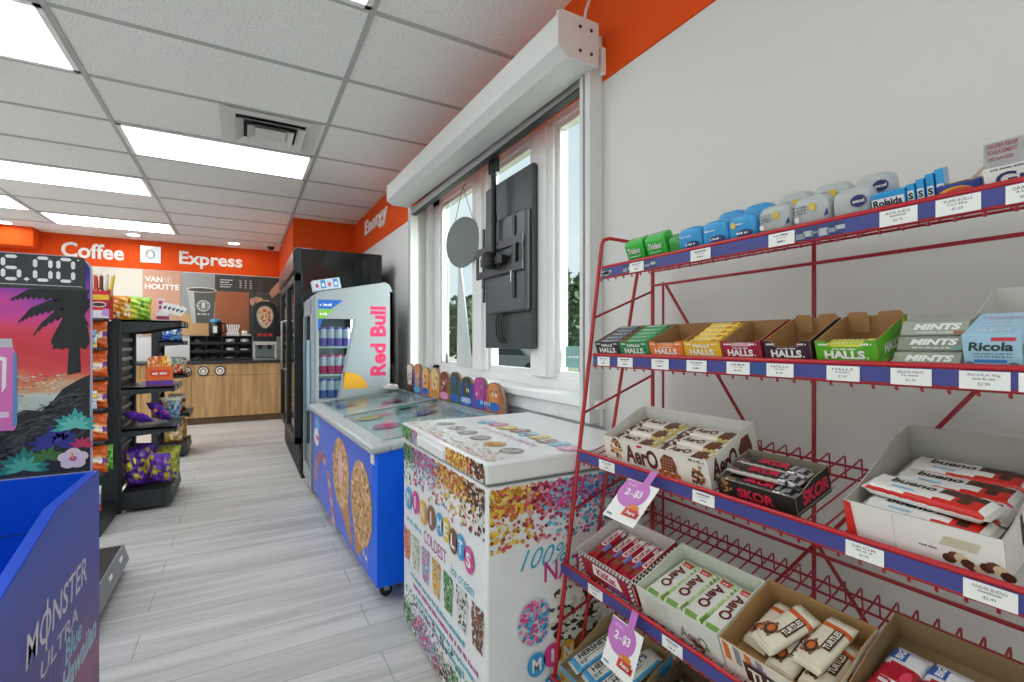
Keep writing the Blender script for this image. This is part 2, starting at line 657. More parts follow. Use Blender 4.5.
# ------------------------------------------------------------------ ceiling fittings
def panel_light(x0, y0, label):
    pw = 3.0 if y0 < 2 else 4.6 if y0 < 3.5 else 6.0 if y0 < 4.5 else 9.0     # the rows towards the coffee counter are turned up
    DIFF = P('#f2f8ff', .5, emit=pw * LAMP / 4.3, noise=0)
    t = root('ceiling_light', label, 'ceiling light', (x0 + .6, y0 + .305, H - .009), group='flat ceiling light panels')
    m = MB()
    w = .025
    X0, X1, Y0, Y1 = -.590, .590, -.2925, .2925
    for lo, hi in (((X0, Y0, 0), (X1, Y0 + w, .008)), ((X0, Y1 - w, 0), (X1, Y1, .008)), ((X0, Y0, 0), (X0 + w, Y1, .008)), ((X1 - w, Y0, 0), (X1, Y1, .008))):
        m.box(lo, hi, TRIMW)
    part('frame', m, t)
    part('diffuser', MB().box((X0 + .012, Y0 + .012, .002), (X1 - .012, Y1 - .012, .007), DIFF), t, label='glowing white diffuser')
cA, cB, cC = GX[2] + .003, GX[1] + .003, GX[0] + .003
panel_light(cA, 3.915, 'lit ceiling panel beside the square air vent')
panel_light(cA, 1.475, 'lit ceiling panel nearest the roller shutter, cut by the top of the photo')
panel_light(cB, 2.695, 'lit ceiling panel in the top left corner of the photo')
panel_light(cB, 5.135, 'lit ceiling panel over the snack shelves, second from the coffee wall')
panel_light(cB, 6.975, 'lit ceiling panel closest to the coffee wall')
panel_light(cA, -.965, 'unseen ceiling panel added for light behind the viewer by the candy rack')  # from here on the panels are unseen, added to raise the light
panel_light(cB, .255, 'unseen ceiling panel added for light behind the viewer over the aisle')
for x_, y_, nm in ((cC, -.965, 'nearest the shop front'), (cB, -2.185, 'against the shop front glass'), (cC, 6.355, 'near the orange soffit'), (cC - 1.205, 2.695, 'along the left wall'), (cC - 1.205, .255, 'along the left wall towards the shop front'), (cC - 1.205, 5.135, 'along the left wall towards the coffee counter')):  # further unseen panels, added for more bounce off the floor
    panel_light(x_, y_, 'unseen ceiling panel added for light, ' + nm)
panel_light(cC, 1.475, 'unseen ceiling panel added for light over the left aisle')
panel_light(cC, 3.915, 'unseen ceiling panel added for light over the far left aisle')
for x, y, lb in ((-1.23, 7.87, 'round recessed downlight above the word Coffee'), (-.10, 7.87, 'round recessed downlight above the word Express'), (-2.42, 7.80, 'round recessed downlight in front of the orange soffit')):
    t = root('recessed_downlight', lb, 'ceiling light', (x, y, H - .010))
    part('trim_ring', MB().lathe([(.06, .009), (.085, .009), (.085, .003), (.07, 0), (.064, .004)], TRIMW, 24, cap=False), t)
    part('lens', MB().lathe([(.0, .003), (.066, .003), (.066, .008)], P('#fff6e6', .5, emit=LAMP * 12, noise=0), 24), t, label='glowing lens')
# air vent
vx, vy = GX[3] - .32, 3.61
t = root('air_vent', 'square white ceiling air vent with stepped louvres', 'air vent', (vx, vy, H - .03))
m = MB()
for k, (r0, z0, r1, z1) in enumerate(((.285, .022, .20, .026), (.20, .0, .155, .028), (.135, -.004, .09, .024))):
    o_ = [(-r0, -r0), (r0, -r0), (r0, r0), (-r0, r0)]
    i_ = [(-r1, -r1), (r1, -r1), (r1, r1), (-r1, r1)]
    for a in range(4):
        b = (a + 1) % 4
        q = [(*o_[a], z0), (*o_[b], z0), (*i_[b], z1), (*i_[a], z1)]
        mb_ = P('#dcdcda', .5)
        m.poly(q, mb_)
        m.poly([(x, y, z + .002) for x, y, z in reversed(q)], mb_)
m.box((-.09, -.09, .004), (.09, .09, .008), P('#d8d8d6', .5))
part('louvre_grille', m, t)
part('duct_opening', MB().box((-.2, -.2, .0275), (.2, .2, .029), P('#1d1d1d', .9)), t)
t = root('security_camera', 'small dark dome camera on the ceiling before the bulkhead', 'camera', (.36, 7.75, H - .08))
part('base', MB().lathe([(.055, .05), (.06, .079)], TRIMW, 18), t)
part('dome', MB().lathe([(.005, .0), (.03, .008), (.045, .028), (.048, .05)], P('#101012', .1), 18), t)
# ================================================================== ROLLER SHUTTER, TELEVISION, DISC
SHUT = P('#dfdfdd', .38, noise=.02)
t = root('roller_shutter', 'white roller shutter with a long box housing over the window', 'roller shutter', (1.12, 2.5, .88))
y0, y1 = 1.385, 3.66
tz = lambda s: -.016 + .018 * (s - 1.385)      # the housing hangs a little lower at its near end
prof = [(.96, 2.157), (.96, 2.265), (.975, 2.275), (1.13, 2.275), (1.13, 2.125), (1.0, 2.125)]
part('housing', MB().prism(prof, lambda u, v, s: (u, s, v + tz(s)), y0 + .012, y1 - .012, SHUT), t, True, bev=.003)
for a in (y0, y1 - .012):
    m = MB().prism([(.955, 2.15), (.955, 2.27), (.972, 2.28), (1.135, 2.28), (1.135, 2.12), (.998, 2.12)], lambda u, v, s: (u, s, v + tz(s)), a, a + .012, SHUT)
    ec = part('end_cap', m, t, True, bev=.002)
    if a == y0:
        for bx, bz in ((1.05, 2.225), (1.10, 2.225), (1.05, 2.14), (1.10, 2.14)):
            part('screw', MB().lathe([(.006, -.003), (.006, 0)], P('#3a3a3a', .4, .6), 10, (bx, a, bz), 'y'), ec, True)
for a in (1.427, 3.61):
    m = MB().box((1.125, a, .80), (XW - .001, a + .062, 2.255 if a < 2 else 2.15), SHUT)
    m.box((1.121, a + .028, .80), (1.126, a + .037, 2.11), P('#8e8f8f', .5))
    part('guide_rail', m, t, True, bev=.003)
m = MB().box((1.14, 1.48, 2.085), (1.165, 3.62, 2.14), P('#b7b8b8', .4, .5))
m.box((1.135, 1.48, 2.078), (1.17, 3.62, 2.087), BLACK)
part('bottom_slat', m, t, True)
# power lead from the shutter up to the ceiling
one('power_cord', MB().tube([(1.10, 1.43, 2.2705), (1.12, 1.44, 2.34), (1.165, 1.46, 2.44), (1.165, 1.47, H)], .006, P('#d8d8d8', .5), 8), 'white power cord rising from the near end of the shutter box', 'cord')
one('cord_clip', MB().box((1.165, 1.405, 2.10), (XW - .001, 1.425, 2.20), TRIMW), 'small white plastic clip on the wall beside the near shutter rail', 'clip', bev=.003)

TVB, TVM = P('#3c4144', .45), P('#4b5154', .4)
t = root('television', 'black television mounted upright in the window with its back to the shop', 'television', (1.25, 2.24, 1.06))
part('back_shell', MB().box((1.245, 2.025, 1.07), (1.275, 2.555, 1.99), TVB), t, True, bev=.008)
part('screen', MB().box((1.2752, 2.035, 1.08), (1.279, 2.545, 1.98), P('#0b0c0e', .1)), t, True)
part('electronics_bulge', MB().box((1.215, 2.04, 1.26), (1.248, 2.47, 1.77), TVM), t, True, bev=.012)
m = MB()
for k in range(3):
    yy = 2.30 + .03 * k
    m.tube([(1.235, yy, 1.28), (1.215, yy, 1.22), (1.225, yy + .01, 1.14), (1.240, yy - .01, 1.10)], .005, BLACK, 6)
part('cable', m, t, True)
t = root('television_mount', 'black pole bracket holding the television, fixed to the window head', 'bracket', (1.2, 2.38, 2.12))
m = MB().box((1.175, 2.285, 2.206), (1.245, 2.395, 2.2195), BLACK).box((1.176, 2.300, 2.02), (1.208, 2.310, 2.206), BLACK).box((1.176, 2.366, 2.02), (1.208, 2.376, 2.206), BLACK)
part('head_plate', m, t, True, bev=.002)
PY = 2.338
part('pole', MB().tube([(1.191, PY, 2.19), (1.191, PY, 1.56)], .015, P('#232527', .35, .4), 14).lathe([(.018, 1.76), (.018, 1.80)], BLACK, 14, (1.191, PY, 0)), t, True)
part('swivel_joint', MB().lathe([(.02, 1.50), (.045, 1.51), (.045, 1.545), (.034, 1.575), (.02, 1.59)], BLACK, 18, (1.160, PY, 0)).box((1.165, 2.20, 1.515), (1.196, 2.36, 1.555), BLACK), t, True)
m = MB()
PL = P('#3a3e42', .4, .3)
for z in (1.465, 1.60):
    m.box((1.196, 2.045, z), (1.206, 2.575, z + .04), PL)
m.box((1.196, 2.045, 1.505), (1.202, 2.075, 1.60), BLACK).box((1.196, 2.545, 1.505), (1.202, 2.575, 1.60), BLACK)
m.box((1.194, 2.13, 1.545), (1.204, 2.42, 1.565), BLACK)
m.box((1.196, 2.11, 1.505), (1.202, 2.15, 1.60), PL).box((1.196, 2.38, 1.505), (1.202, 2.42, 1.60), PL)
part('cross_plate', m, t, True)
for yy in (2.50, 2.15):
    m = MB().box((1.2065, yy - .014, 1.33), (1.2145, yy + .014, 1.75), BLACK)
    part('vertical_arm', m, t, True, bev=.002)
for yy in (2.495, 2.155):
    part('pull_cord', MB().tube([(1.197, yy, 1.47), (1.195, yy, 1.41)], .003, CHROME, 6), t, True)
t = root('hanging_disc', 'round grey disc hanging on thin strings in the far window pane', 'disc', TR((1.235, 2.865, 1.745)) @ RZ(math.radians(18)))
part('disc', MB().lathe([(.16, -.004), (.163, 0), (.16, .004)], P('#757c7b', .6), 40, (0, 0, 0), 'x'), t)
m = MB()
for s in (-.09, .07):
    m.tube([(0, s, .15), (.03, .03, .375), (.055, .03, .395)], .0022, P('#55585a', .5), 5)
part('string', m, t)
t = root('blind_cord', 'thin white pull cord hanging down the left window post', 'cord', (1.294, 3.285, .95))
part('cord', MB().tube([(1.296, 3.27, 2.12), (1.294, 3.275, 1.5), (1.294, 3.285, 1.02)], .0035, P('#77797a', .5), 5), t, True)
part('tassel', MB().lathe([(.003, .0), (.012, .02), (.012, .06), (.004, .075)], P('#6d7070', .5), 10, (1.294, 3.285, .95)), t, True)
one('stand_in_board', MB().prism([(2.86, .94), (3.11, .94), (3.085, 1.62), (3.04, 1.62)], lambda u, v, s: (s, u, v), 1.296, 1.306, P('#d5dcdb', .5)), 'white tapering stand-in board in the window below the grey disc', 'board', bev=.002)  # board standing in for a pale wedge that looks like a reflection
t = root('window_sticker', 'small teal sticker low on the window pane nearest the red rack', 'sticker', (1.343, 1.84, .985))
part('print', MB().box((1.3435, 1.76, .985), (1.3445, 1.885, 1.085), P('#7fb0ae', .4)).scrawl((1.343, 1.87, 1.03), (0, -1, 0), (0, 0, 1), .09, .012, PAPER, 3), t, True)

# ================================================================== TALL BLACK COOLER
t = root('drinks_cooler', 'tall black upright drinks cooler with glass doors under the orange bulkhead', 'cooler', (.71, 5.1, 0))
CX0, CX1, CY0, CY1, CZT = .42, 1.07, 4.25, 5.90, 1.87
GB = P('#1e2122', .12, coat=.4)
m = MB()
for lo, hi in (((CX0, CY0, .12), (CX1, CY0 + .04, CZT)), ((CX0, CY1 - .04, .12), (CX1, CY1, CZT)), ((CX1 - .04, CY0 + .041, .121), (CX1 - .001, CY1 - .041, CZT - .001)), ((CX0 + .001, CY0 + .041, CZT - .16), (CX1 - .041, CY1 - .041, CZT - .001)), ((CX0 + .001, CY0 + .041, .121), (CX1 - .041, CY1 - .041, .30))):
    m.box(lo, hi, GB)
part('cabinet', m, t, True, bev=.006)
m = MB().box((CX0, CY0 + .01, 0), (CX1, CY1 - .01, .12), BLACK)
for k in range(8):
    m.box((CX0 - .012, CY0 + .03, .04 + .03 * k), (CX0, CY1 - .03, .052 + .03 * k), DGREY)
part('base_grille', m, t, True)
part('header_panel', MB().prism([(CX0, 1.66), (CX0 - .06, 1.69), (CX0 - .065, 1.83), (CX0 - .045, 1.87), (CX0, 1.875)], lambda u, v, s: (u, s, v), CY0, CY1, P('#2b2e31', .3)), t, True, bev=.006)
CG = glass('cooler_glass', '#e6efee', .25)
for a, b in ((CY0 + .01, 5.07), (5.08, CY1 - .01)):
    m = MB()
    for lo, hi in (((CX0 - .05, a, .28), (CX0, a + .055, 1.66)), ((CX0 - .05, b - .055, .28), (CX0, b, 1.66)), ((CX0 - .05, a, .28), (CX0, b, .34)), ((CX0 - .05, a, 1.60), (CX0, b, 1.66))):
        m.box(lo, hi, BLACK)
    d = part('door', m, t, True, bev=.004)
    part('glass', MB().box((CX0 - .03, a + .055, .34), (CX0 - .02, b - .055, 1.60), CG), d, True)
    hy = b - .03 if a < 5 else a + .03
    part('handle', MB().tube([(CX0 - .05, hy, .85), (CX0 - .09, hy, .86), (CX0 - .09, hy, 1.3), (CX0 - .05, hy, 1.31)], .009, STEEL, 8), d, True)
zs_ = (.33, .66, .97, 1.28)
for z in zs_:
    part('shelf', MB().box((CX0 + .02, CY0 + .04, z - .015), (CX1 - .04, CY1 - .04, z), P('#c8c8c8', .4)), t, True)
t2 = [('#3f9b3f', 'green'), ('#d7572b', 'orange'), ('#2659b5', 'blue'), ('#c42236', 'red'), ('#e8d14a', 'yellow'), ('#8b8f94', 'silver')]
protos = []
for hx, nm in t2:
    m = MB().lathe([(.028, 0), (.032, .01), (.032, .13), (.03, .15), (.014, .19), (.012, .21)], P(hx, .3), 14, ms=[P(hx, .3)] * 2 + [P('#f2f2f2', .4)] + [P(hx, .3)] * 3)
    m.lathe([(.014, .21), (.014, .23)], P('#f2f2f2', .4), 12)
    protos.append((mesh_of('drink_bottle', m), nm))
for k, z in enumerate(zs_):
    for j in range(7):
        me, nm = protos[(k * 2 + j * 5 + j // 3) % 6]
        o = bpy.data.objects.new('drink_bottle', me)
        COL.objects.link(o)
        o.location = (CX0 + .06, CY0 + .16 + j * .215, z + .0005)
        tagp(o, '%s bottle behind the black cooler door, %s from the near end of the %s shelf' % (nm, ORD[j], ('bottom', 'second', 'third', 'top')[k]), 'bottle', 'bottles in the black cooler')

# ================================================================== SLIM WHITE ENERGY DRINK COOLER
RBW, RBG = P('#a9b1b6', .3, coat=.2), P('#939ba2', .3)
A_, B_ = 3.675, 4.17     # near side, far side
t = root('energy_drink_cooler', 'slim white energy drink cooler with pink lettering on its side', 'cooler', (.72, 3.92, 0))
prof = [(.455, .06), (.455, 1.43), (.475, 1.465), (.95, 1.56), (.985, 1.54), (1.005, 1.49), (1.005, .06)]
wq = [(.478, .70), (.478, 1.275), (.715, 1.275), (.60, .70)]        # the slanted side window
m = MB()
fs_ = lambda u, v, s: (u, s, v)
m.prism(prof, fs_, B_ - .02, B_, RBW)
m.box((.985, A_, .06), (1.005, B_, 1.49), RBW)
m.box((.455, A_ + .005, .06), (.98, B_ - .01, .66), RBW)
m.prism([(.455, 1.30), (.455, 1.43), (.475, 1.465), (.95, 1.56), (.985, 1.54), (1.0, 1.49), (1.0, 1.30)], fs_, A_ + .004, B_ - .01, RBW)
m.box((.74, A_ + .02, .66), (.985, B_ - .02, 1.3), RBW)
# near side sheet with its window cut out
P0 = [(.455, .06), (.455, 1.43), (.475, 1.465), (.715, 1.513), (.715, 1.275), (.478, 1.275), (.478, .70), (.60, .70), (.60, .06)]
P1 = [(.60, .06), (.60, .70), (.715, 1.275), (.715, 1.513), (.95, 1.56), (.985, 1.54), (1.005, 1.49), (1.005, .06)]
m.poly([fs_(u, v, A_) for u, v in reversed(P0)], RBW)
m.poly([fs_(u, v, A_) for u, v in reversed(P1)], RBW)
part('body', m, t, True, angle=25)
part('kick_plate', MB().box((.48, A_ + .02, 0), (.98, B_ - .02, .06), DGREY), t, True)
m = MB().box((.425, A_ + .005, .06), (.455, B_, .18), RBG).prism([(.425, .18), (.425, 1.40), (.455, 1.45), (.455, .18)], fs_, A_ + .003, A_ + .05, RBG).prism([(.425, .18), (.425, 1.40), (.455, 1.45), (.455, .18)], fs_, B_ - .05, B_, RBG)
m.box((.425, A_, 1.30), (.455, B_, 1.42), RBG)
d = part('door', m, t, True, bev=.004)
part('glass', MB().box((.436, A_ + .05, .18), (.444, B_ - .05, 1.30), CG), d, True)
part('handle', MB().box((.40, A_ + .015, .62), (.424, A_ + .04, 1.12), P('#9fc0cf', .3)), d, True, bev=.004)
part('side_window', MB().prism(wq, fs_, A_ + .001, A_ + .004, CG), t, True)
for z in (.70, .875, 1.075):
    part('shelf', MB().box((.46, A_ + .006, z - .012), (.735, B_ - .02, z), P('#e4e4e8', .4)), t, True)
part('light_strip', MB().box((.70, A_ + .012, .70), (.712, A_ + .02, 1.27), P('#eef4ff', .5, emit=14, noise=0)), t, True)
part('back_liner', MB().box((.735, A_ + .008, .66), (.742, B_ - .02, 1.3), P('#3a3f48', .5)), t, True)
# graphics on the near side (facing -Y)
R_, U_ = (1, 0, 0), (0, 0, 1)
g = MB()
g.flat([(.472, 1.41), (.472, 1.345), (.56, 1.345), (.645, 1.41)], (0, A_, 0), R_, U_, P('#1f6fd0', .4), .0012)
g.flat([(.472, 1.34), (.472, 1.275), (.50, 1.275), (.585, 1.34)], (0, A_, 0), R_, U_, P('#8ccf45', .4), .0012)
g.flat([(.472, 1.27), (.472, 1.18), (.495, 1.25), (.51, 1.27)], (0, A_, 0), R_, U_, P('#1f6fd0', .4), .0012)
g.scrawl((.483, A_, 1.365), R_, U_, .085, .02, PAPER, 4, lift=.002)
g.scrawl((.483, A_, 1.30), R_, U_, .06, .018, PAPER, 5, lift=.002)
g.text('Red Bull', (.955, A_, .855), (0, 0, 1), (-1, 0, 0), .52, .118, P('#e8356a', .4), .035, lift=.0015)
g.flat([(.715, 1.275), (.735, 1.275), (.62, .70), (.60, .70)], (0, A_, 0), R_, U_, RBG, .001)
g.flat([(.645 + .19 * math.cos(a) * .9, .765 + .125 * math.sin(a)) for a in [PI / 2 * k / 8 for k in range(9)]] + [(.645, .765)], (0, A_, 0), R_, U_, P('#f2b233', .4), .001)
part('side_graphics', g, t, True)
# cans behind the side window
def can_mesh(hx, top='#c9cdd2'):
    m = MB()
    c = P(hx, .25, .3)
    m.lathe([(.022, 0), (.0265, .006), (.0265, .06), (.0265, .125), (.0215, .138)], c, 16, ms=[STEEL, c, P('#d7d4e6', .3), c])
    m.lathe([(.021, .137), (.021, .1345)], P(top, .3, .9), 16)
    return mesh_of('drink_can', m)
for z, hx, nm, n in ((1.0755, '#8a6cc8', 'purple', 4), (.8755, '#e4457f', 'pink', 4), (.7005, '#6d79c9', 'blue', 3)):
    me = can_mesh(hx)
    for j in range(n):
        o = bpy.data.objects.new('drink_can', me)
        COL.objects.link(o)
        o.location = (.508 + .0545 * j, A_ + .04, z)
        tagp(o, '%s drink can behind the slanted side window, %s from the front of its row' % (nm, ORD[j]), 'can', 'cans in the slim white cooler')
# multipack on top
t = root('can_multipack', 'white multipack carton with blue can pictures on top of the slim cooler', 'carton', TR((.56, 3.80, 1.4935)) @ RY(-.198))
part('carton', MB().box((-.105, -.05, 0), (.085, .05, .078), P('#d7dee6', .5)), t, bev=.003)
g = MB()
for k in range(4):
    x = -.097 + .044 * k
    g.box((x, -.0512, .012), (x + .034, -.0502, .072), P('#3f8fd0' if k % 2 else '#c8dbe8', .4))
    g.box((x + .008, -.0520, .024), (x + .026, -.0513, .05), P('#d3355a' if k % 2 == 0 else '#f0f0f0', .4))
part('print', g, t)
# ================================================================== BLUE ICE CREAM FREEZER
BLUE, LID = P('#0068f6', .4, spec=.3), P('#b9bdbd', .35)
FL = 1.60
t = root('display_freezer', 'blue glass-topped ice cream freezer with two cones printed on its front', 'freezer', TR((.49, 2.03, 0)) @ RZ(math.radians(2.0)))
# local: x = depth to the wall, y = along the wall, away from the viewer
FD = .64
fz = lambda u, v, s: (u, s, v)
part('body', MB().prism([(0, .075), (0, .645), (FD, .71), (FD, .075)], fz, 0, FL, BLUE), t, bev=.006)
PRINTB = P('#4468dc', .35, spec=.3)
g = MB()
O, R, U = (0, FL, 0), (0, -1, 0), (0, 0, 1)      # front face, x runs towards the viewer
g.flat([(.01, .09), (FL - .14, .09), (FL - .06, .64), (.01, .64)], O, R, U, PRINTB, .001)
rng = random.Random(5)
NUT = [P(c, .7) for c in ('#dcb684', '#c4935c', '#a0703f', '#ecd0a4', '#d2a878')]
def cone(cx, cy, rx, ry, tip):
    g.flat([(cx - rx * .8, cy - ry * .6), (cx + tip[0] - .02, cy + tip[1]), (cx + tip[0] + .03, cy + tip[1] - .004), (cx + rx * .85, cy - ry * .5)], O, R, U, P('#c08a58', .7), .0016)
    g.disc(cx, cy, rx, ry, O, R, U, P('#d0a26a', .7), 26, .002)
    for k in range(330):
        a, q = rng.uniform(0, 2 * PI), math.sqrt(rng.random()) * .97
        g.disc(cx + rx * q * math.cos(a), cy + ry * q * math.sin(a), rng.uniform(.010, .02), rng.uniform(.008, .013), O, R, U, rng.choice(NUT), 6, .0024 + k * 1e-6, rng.random())
cone(.90, .40, .205, .185, (.24, -.30))
g.disc(.90, .42, .06, .09, O, R, U, P('#e6b8b0', .6), 12, .003)
cone(1.335, .36, .195, .195, (-.08, -.26))
for k in range(16):
    a = PI * (.95 - .75 * k / 15)
    if k < 12:
        g.disc(.36 + .25 * math.cos(a), .16 + .22 * math.sin(a), .05, .03, O, R, U, P('#d9a6a6' if k % 2 else '#c87d84', .6), 8, .002)
for k in range(6):
    g.disc(.56 + .03 * k, .31 - .045 * k, .05, .026, O, R, U, P('#d9a6a6' if k % 2 else '#c87d84', .6), 8, .0021)
g.disc(.18, .56, .075, .05, O, R, U, P('#6fb3e6', .4), 18, .002)
g.disc(.15, .47, .095, .06, O, R, U, PAPER, 18, .0024)
g.scrawl((0, FL - .13, .455), R, U, .12, .035, P('#d3455c', .4), 6, lift=.003)
for k in range(24):
    g.disc(rng.uniform(1.05, 1.42), rng.uniform(.1, .24), rng.uniform(.01, .035), .012, O, R, U, P('#6f8be0', .4), 7, .0014)
g.scrawl((0, .22, .14), (0, -1, -.15), (0, -.15, 1), .07, .03, PAPER, 7, lift=.002)
part('front_graphics', g, t)
part('price_sticker', MB().box((-.004, .035, .585), (-.001, .085, .625), PAPER), t)
# compressor grille on the near end
m = MB().box((.19, -.008, .09), (.60, -.0005, .42), P('#9aa0a2', .5))
for k in range(9):
    m.box((.22, -.0115, .12 + .018 * k), (.58, -.008, .128 + .018 * k), P('#2c3033', .6))
m.box((.24, -.0115, .31), (.40, -.008, .40), P('#2c3033', .5))
part('vent_grille', m, t)
# grey rim and glass lids
m = MB()
def top_z(x): return .675 + .075 * x / FD
rim = lambda x0, x1, y0, y1: m.prism([(x0, top_z(x0) - .036), (x0, top_z(x0)), (x1, top_z(x1)), (x1, top_z(x1) - .036)], fz, y0, y1, LID)
rim(-.028, .055, -.02, FL + .02)
rim(FD - .06, FD + .0, -.02, FL + .02)
rim(.05, FD - .05, -.02, .05)
rim(.05, FD - .05, FL - .05, FL + .02)
part('rim', m, t, bev=.012)
FG = glass('freezer_glass', '#eef4f4', .13)
for a, b, dz in ((.045, .84, .004), (.79, FL - .045, .011)):
    m = MB().prism([(.05, top_z(.05) + dz - .004), (.05, top_z(.05) + dz), (FD - .05, top_z(FD - .05) + dz), (FD - .05, top_z(FD - .05) + dz - .004)], fz, a, b, FG)
    ld = part('glass_lid', m, t)
    m = MB()
    for y in (a, b - .022):
        m.prism([(.04, top_z(.04) + dz - .003), (.04, top_z(.04) + dz + .005), (FD - .04, top_z(FD - .04) + dz + .005), (FD - .04, top_z(FD - .04) + dz - .003)], fz, y, y + .022, P('#a7adae', .35))
    part('lid_frame', m, ld)
m = MB()
for lo, hi in (((.03, .03, .20), (.05, FL - .03, .64)), ((FD - .05, .03, .20), (FD - .03, FL - .03, .69)), ((.03, .03, .20), (FD - .03, .05, .66)), ((.03, FL - .05, .20), (FD - .03, FL - .03, .66))):
    m.box(lo, hi, P('#dfe3e4', .5))
m.box((.03, .03, .645), (.06, FL - .03, .65), P('#dfe3e4', .5))
# (the body is solid: the goods lie on a tray just beneath the lids)
part('inner_tray', MB().prism([(.05, .648), (.05, .652), (FD - .05, .712), (FD - .05, .706)], fz, .05, FL - .05, P('#c3d0d2', .5)), t)
for (x, y) in ((.06, .08), (.06, FL - .08), (FD - .06, .08), (FD - .06, FL - .08)):
    m = MB().lathe([(.016, -.012), (.026, -.012), (.028, 0), (.026, .012), (.016, .012)], BLACK, 16, (x, y, .028), 'y')
    m.box((x - .012, y - .02, .03), (x + .012, y - .015, .075), STEEL).box((x - .012, y + .015, .03), (x + .012, y + .02, .075), STEEL).box((x - .02, y - .022, .068), (x + .02, y + .022, .076), STEEL)
    part('caster', m, t)
FM = MW[t.name]
# ice cream bar header board along the back of the freezer
t = root('ice_cream_header', 'cut-out cardboard header of ice cream bar pictures at the back of the blue freezer', 'display board', FM @ TR((FD - .03, 0, .751)))
bars = [('#4a2c20', '#e8e0d4', '#3c2018'), ('#3f58c4', '#d88a55', '#5fb4d8'), ('#d2722c', '#e9b36a', '#2d63b8'), ('#d9a45e', '#e6c088', '#c8843f'), ('#a8573a', '#7a3a26', '#d88ab0'), ('#2f6a3e', '#3b4a48', '#1f56b0'), ('#1d4fae', '#2c3f3a', '#2d7fd0'), ('#8c2f8a', '#c0459a', '#1f56b0'), ('#c8662c', '#d98a4c', '#1f66c0')]
y_, N = 1.42, len(bars)
wd = 1.40 / N
m, g = MB(), MB()
out = [(1.42, 0), (1.42, .10)]
for k in range(N):
    ya = 1.42 - wd * k
    zt = .20 - .006 * k + (.012 if k % 2 else 0)
    for j in range(7):
        a = PI * j / 6
        out.append((ya - wd / 2 + wd * .44 * math.cos(a), zt - .030 + .030 * math.sin(a)))
    out.append((ya - wd, zt - .036))
out += [(-.02, .05), (-.02, 0)]
m.prism(out[::-1], lambda u, v, s: (s, u, v), 0, .012, P('#8d6f5c', .7))
board = part('board', m, t)
Oh = (0, 1.42, 0)
for k, (c1, c2, c3) in enumerate(bars):
    x0 = wd * k
    zt = .20 - .006 * k + (.012 if k % 2 else 0)
    hb = zt - .038
    g.flat([(x0 + .001, .002), (x0 + wd - .001, .002), (x0 + wd - .001, hb), (x0 + .001, hb)], Oh, (0, -1, 0), (0, 0, 1), P(c1, .5), .0012)
    g.flat([(x0 + wd * .5 - wd * .36 * math.cos(PI * j / 6), hb + .006 + .028 * math.sin(PI * j / 6)) for j in range(7)][::-1] + [(x0 + wd * .26, .05), (x0 + wd * .74, .05)], Oh, (0, -1, 0), (0, 0, 1), P(c2, .5), .0022)
    g.disc(x0 + wd * .5, .03, wd * .42, .024, Oh, (0, -1, 0), (0, 0, 1), P(c3, .5), 10, .003)
    for q in range(5):
        g.disc(x0 + wd * rng.uniform(.3, .7), rng.uniform(.07, hb), .009, .012, Oh, (0, -1, 0), (0, 0, 1), P(rng.choice(('#f0d8a8', '#6a3a22', c3)), .5), 6, .0028)
g.text('OREO', (0, 1.42 - wd * 6.1, .02), (0, -1, 0), (0, 0, 1), wd * .75, .025, PAPER, .02, lift=.004)
g.scrawl((0, 1.42 - wd * 7.6, .03), (0, -1, 0), (0, 0, 1), wd * .7, .025, P('#9fd2ee', .5), 8, lift=.004)
part('print', g, t)
t = root('wire_holder', 'small white holder with a black wire hoop at the far end of the freezer header', 'holder', FM @ TR((FD - .1, 1.535, .758)))
part('holder', MB().box((-.03, -.05, .002), (.03, .05, .035), PAPER).box((-.05, -.02, .002), (.0, .07, .02), PAPER), t, bev=.006)
part('wire_hoop', MB().tube([(0, -.04, .03), (0, -.045, .13), (0, -.02, .18), (0, .02, .18), (0, .045, .13), (0, .04, .03)], .0035, BLACK, 6), t)
# packets under the glass lids
rng = random.Random(9)
for k in range(9):
    hx, nm = (('#4fb0a8', 'teal'), ('#d8dde0', 'white'), ('#c65a86', 'pink'), ('#5573b8', 'blue'), ('#d9b35a', 'yellow'))[k % 5]
    y = .14 + .155 * k
    x = .17 + (.27 if k % 2 else 0)
    M = FM @ TR((x, y, .652 + (.060 / .54) * (x - .05) + .0095)) @ RY(-.1) @ RZ(rng.uniform(-.5, .5))
    m = MB()
    c = P(hx, .35)
    m.grid(lambda u, v: ((u - .5) * .13, (v - .5) * .09, .010 * (1 - (2 * u - 1) ** 4) * (1 - (2 * v - 1) ** 4) - .0), 8, 6, c)
    m.grid(lambda u, v: ((u - .5) * .13, (.5 - v) * .09, -.0045 * (1 - (2 * u - 1) ** 4) * (1 - (2 * v - 1) ** 4)), 8, 6, c)
    pk = one('ice_cream_packet', m, '%s ice cream packet under the freezer glass, %s from the near end' % (nm, ORD[k]), 'packet', M, 'packets under the freezer glass')

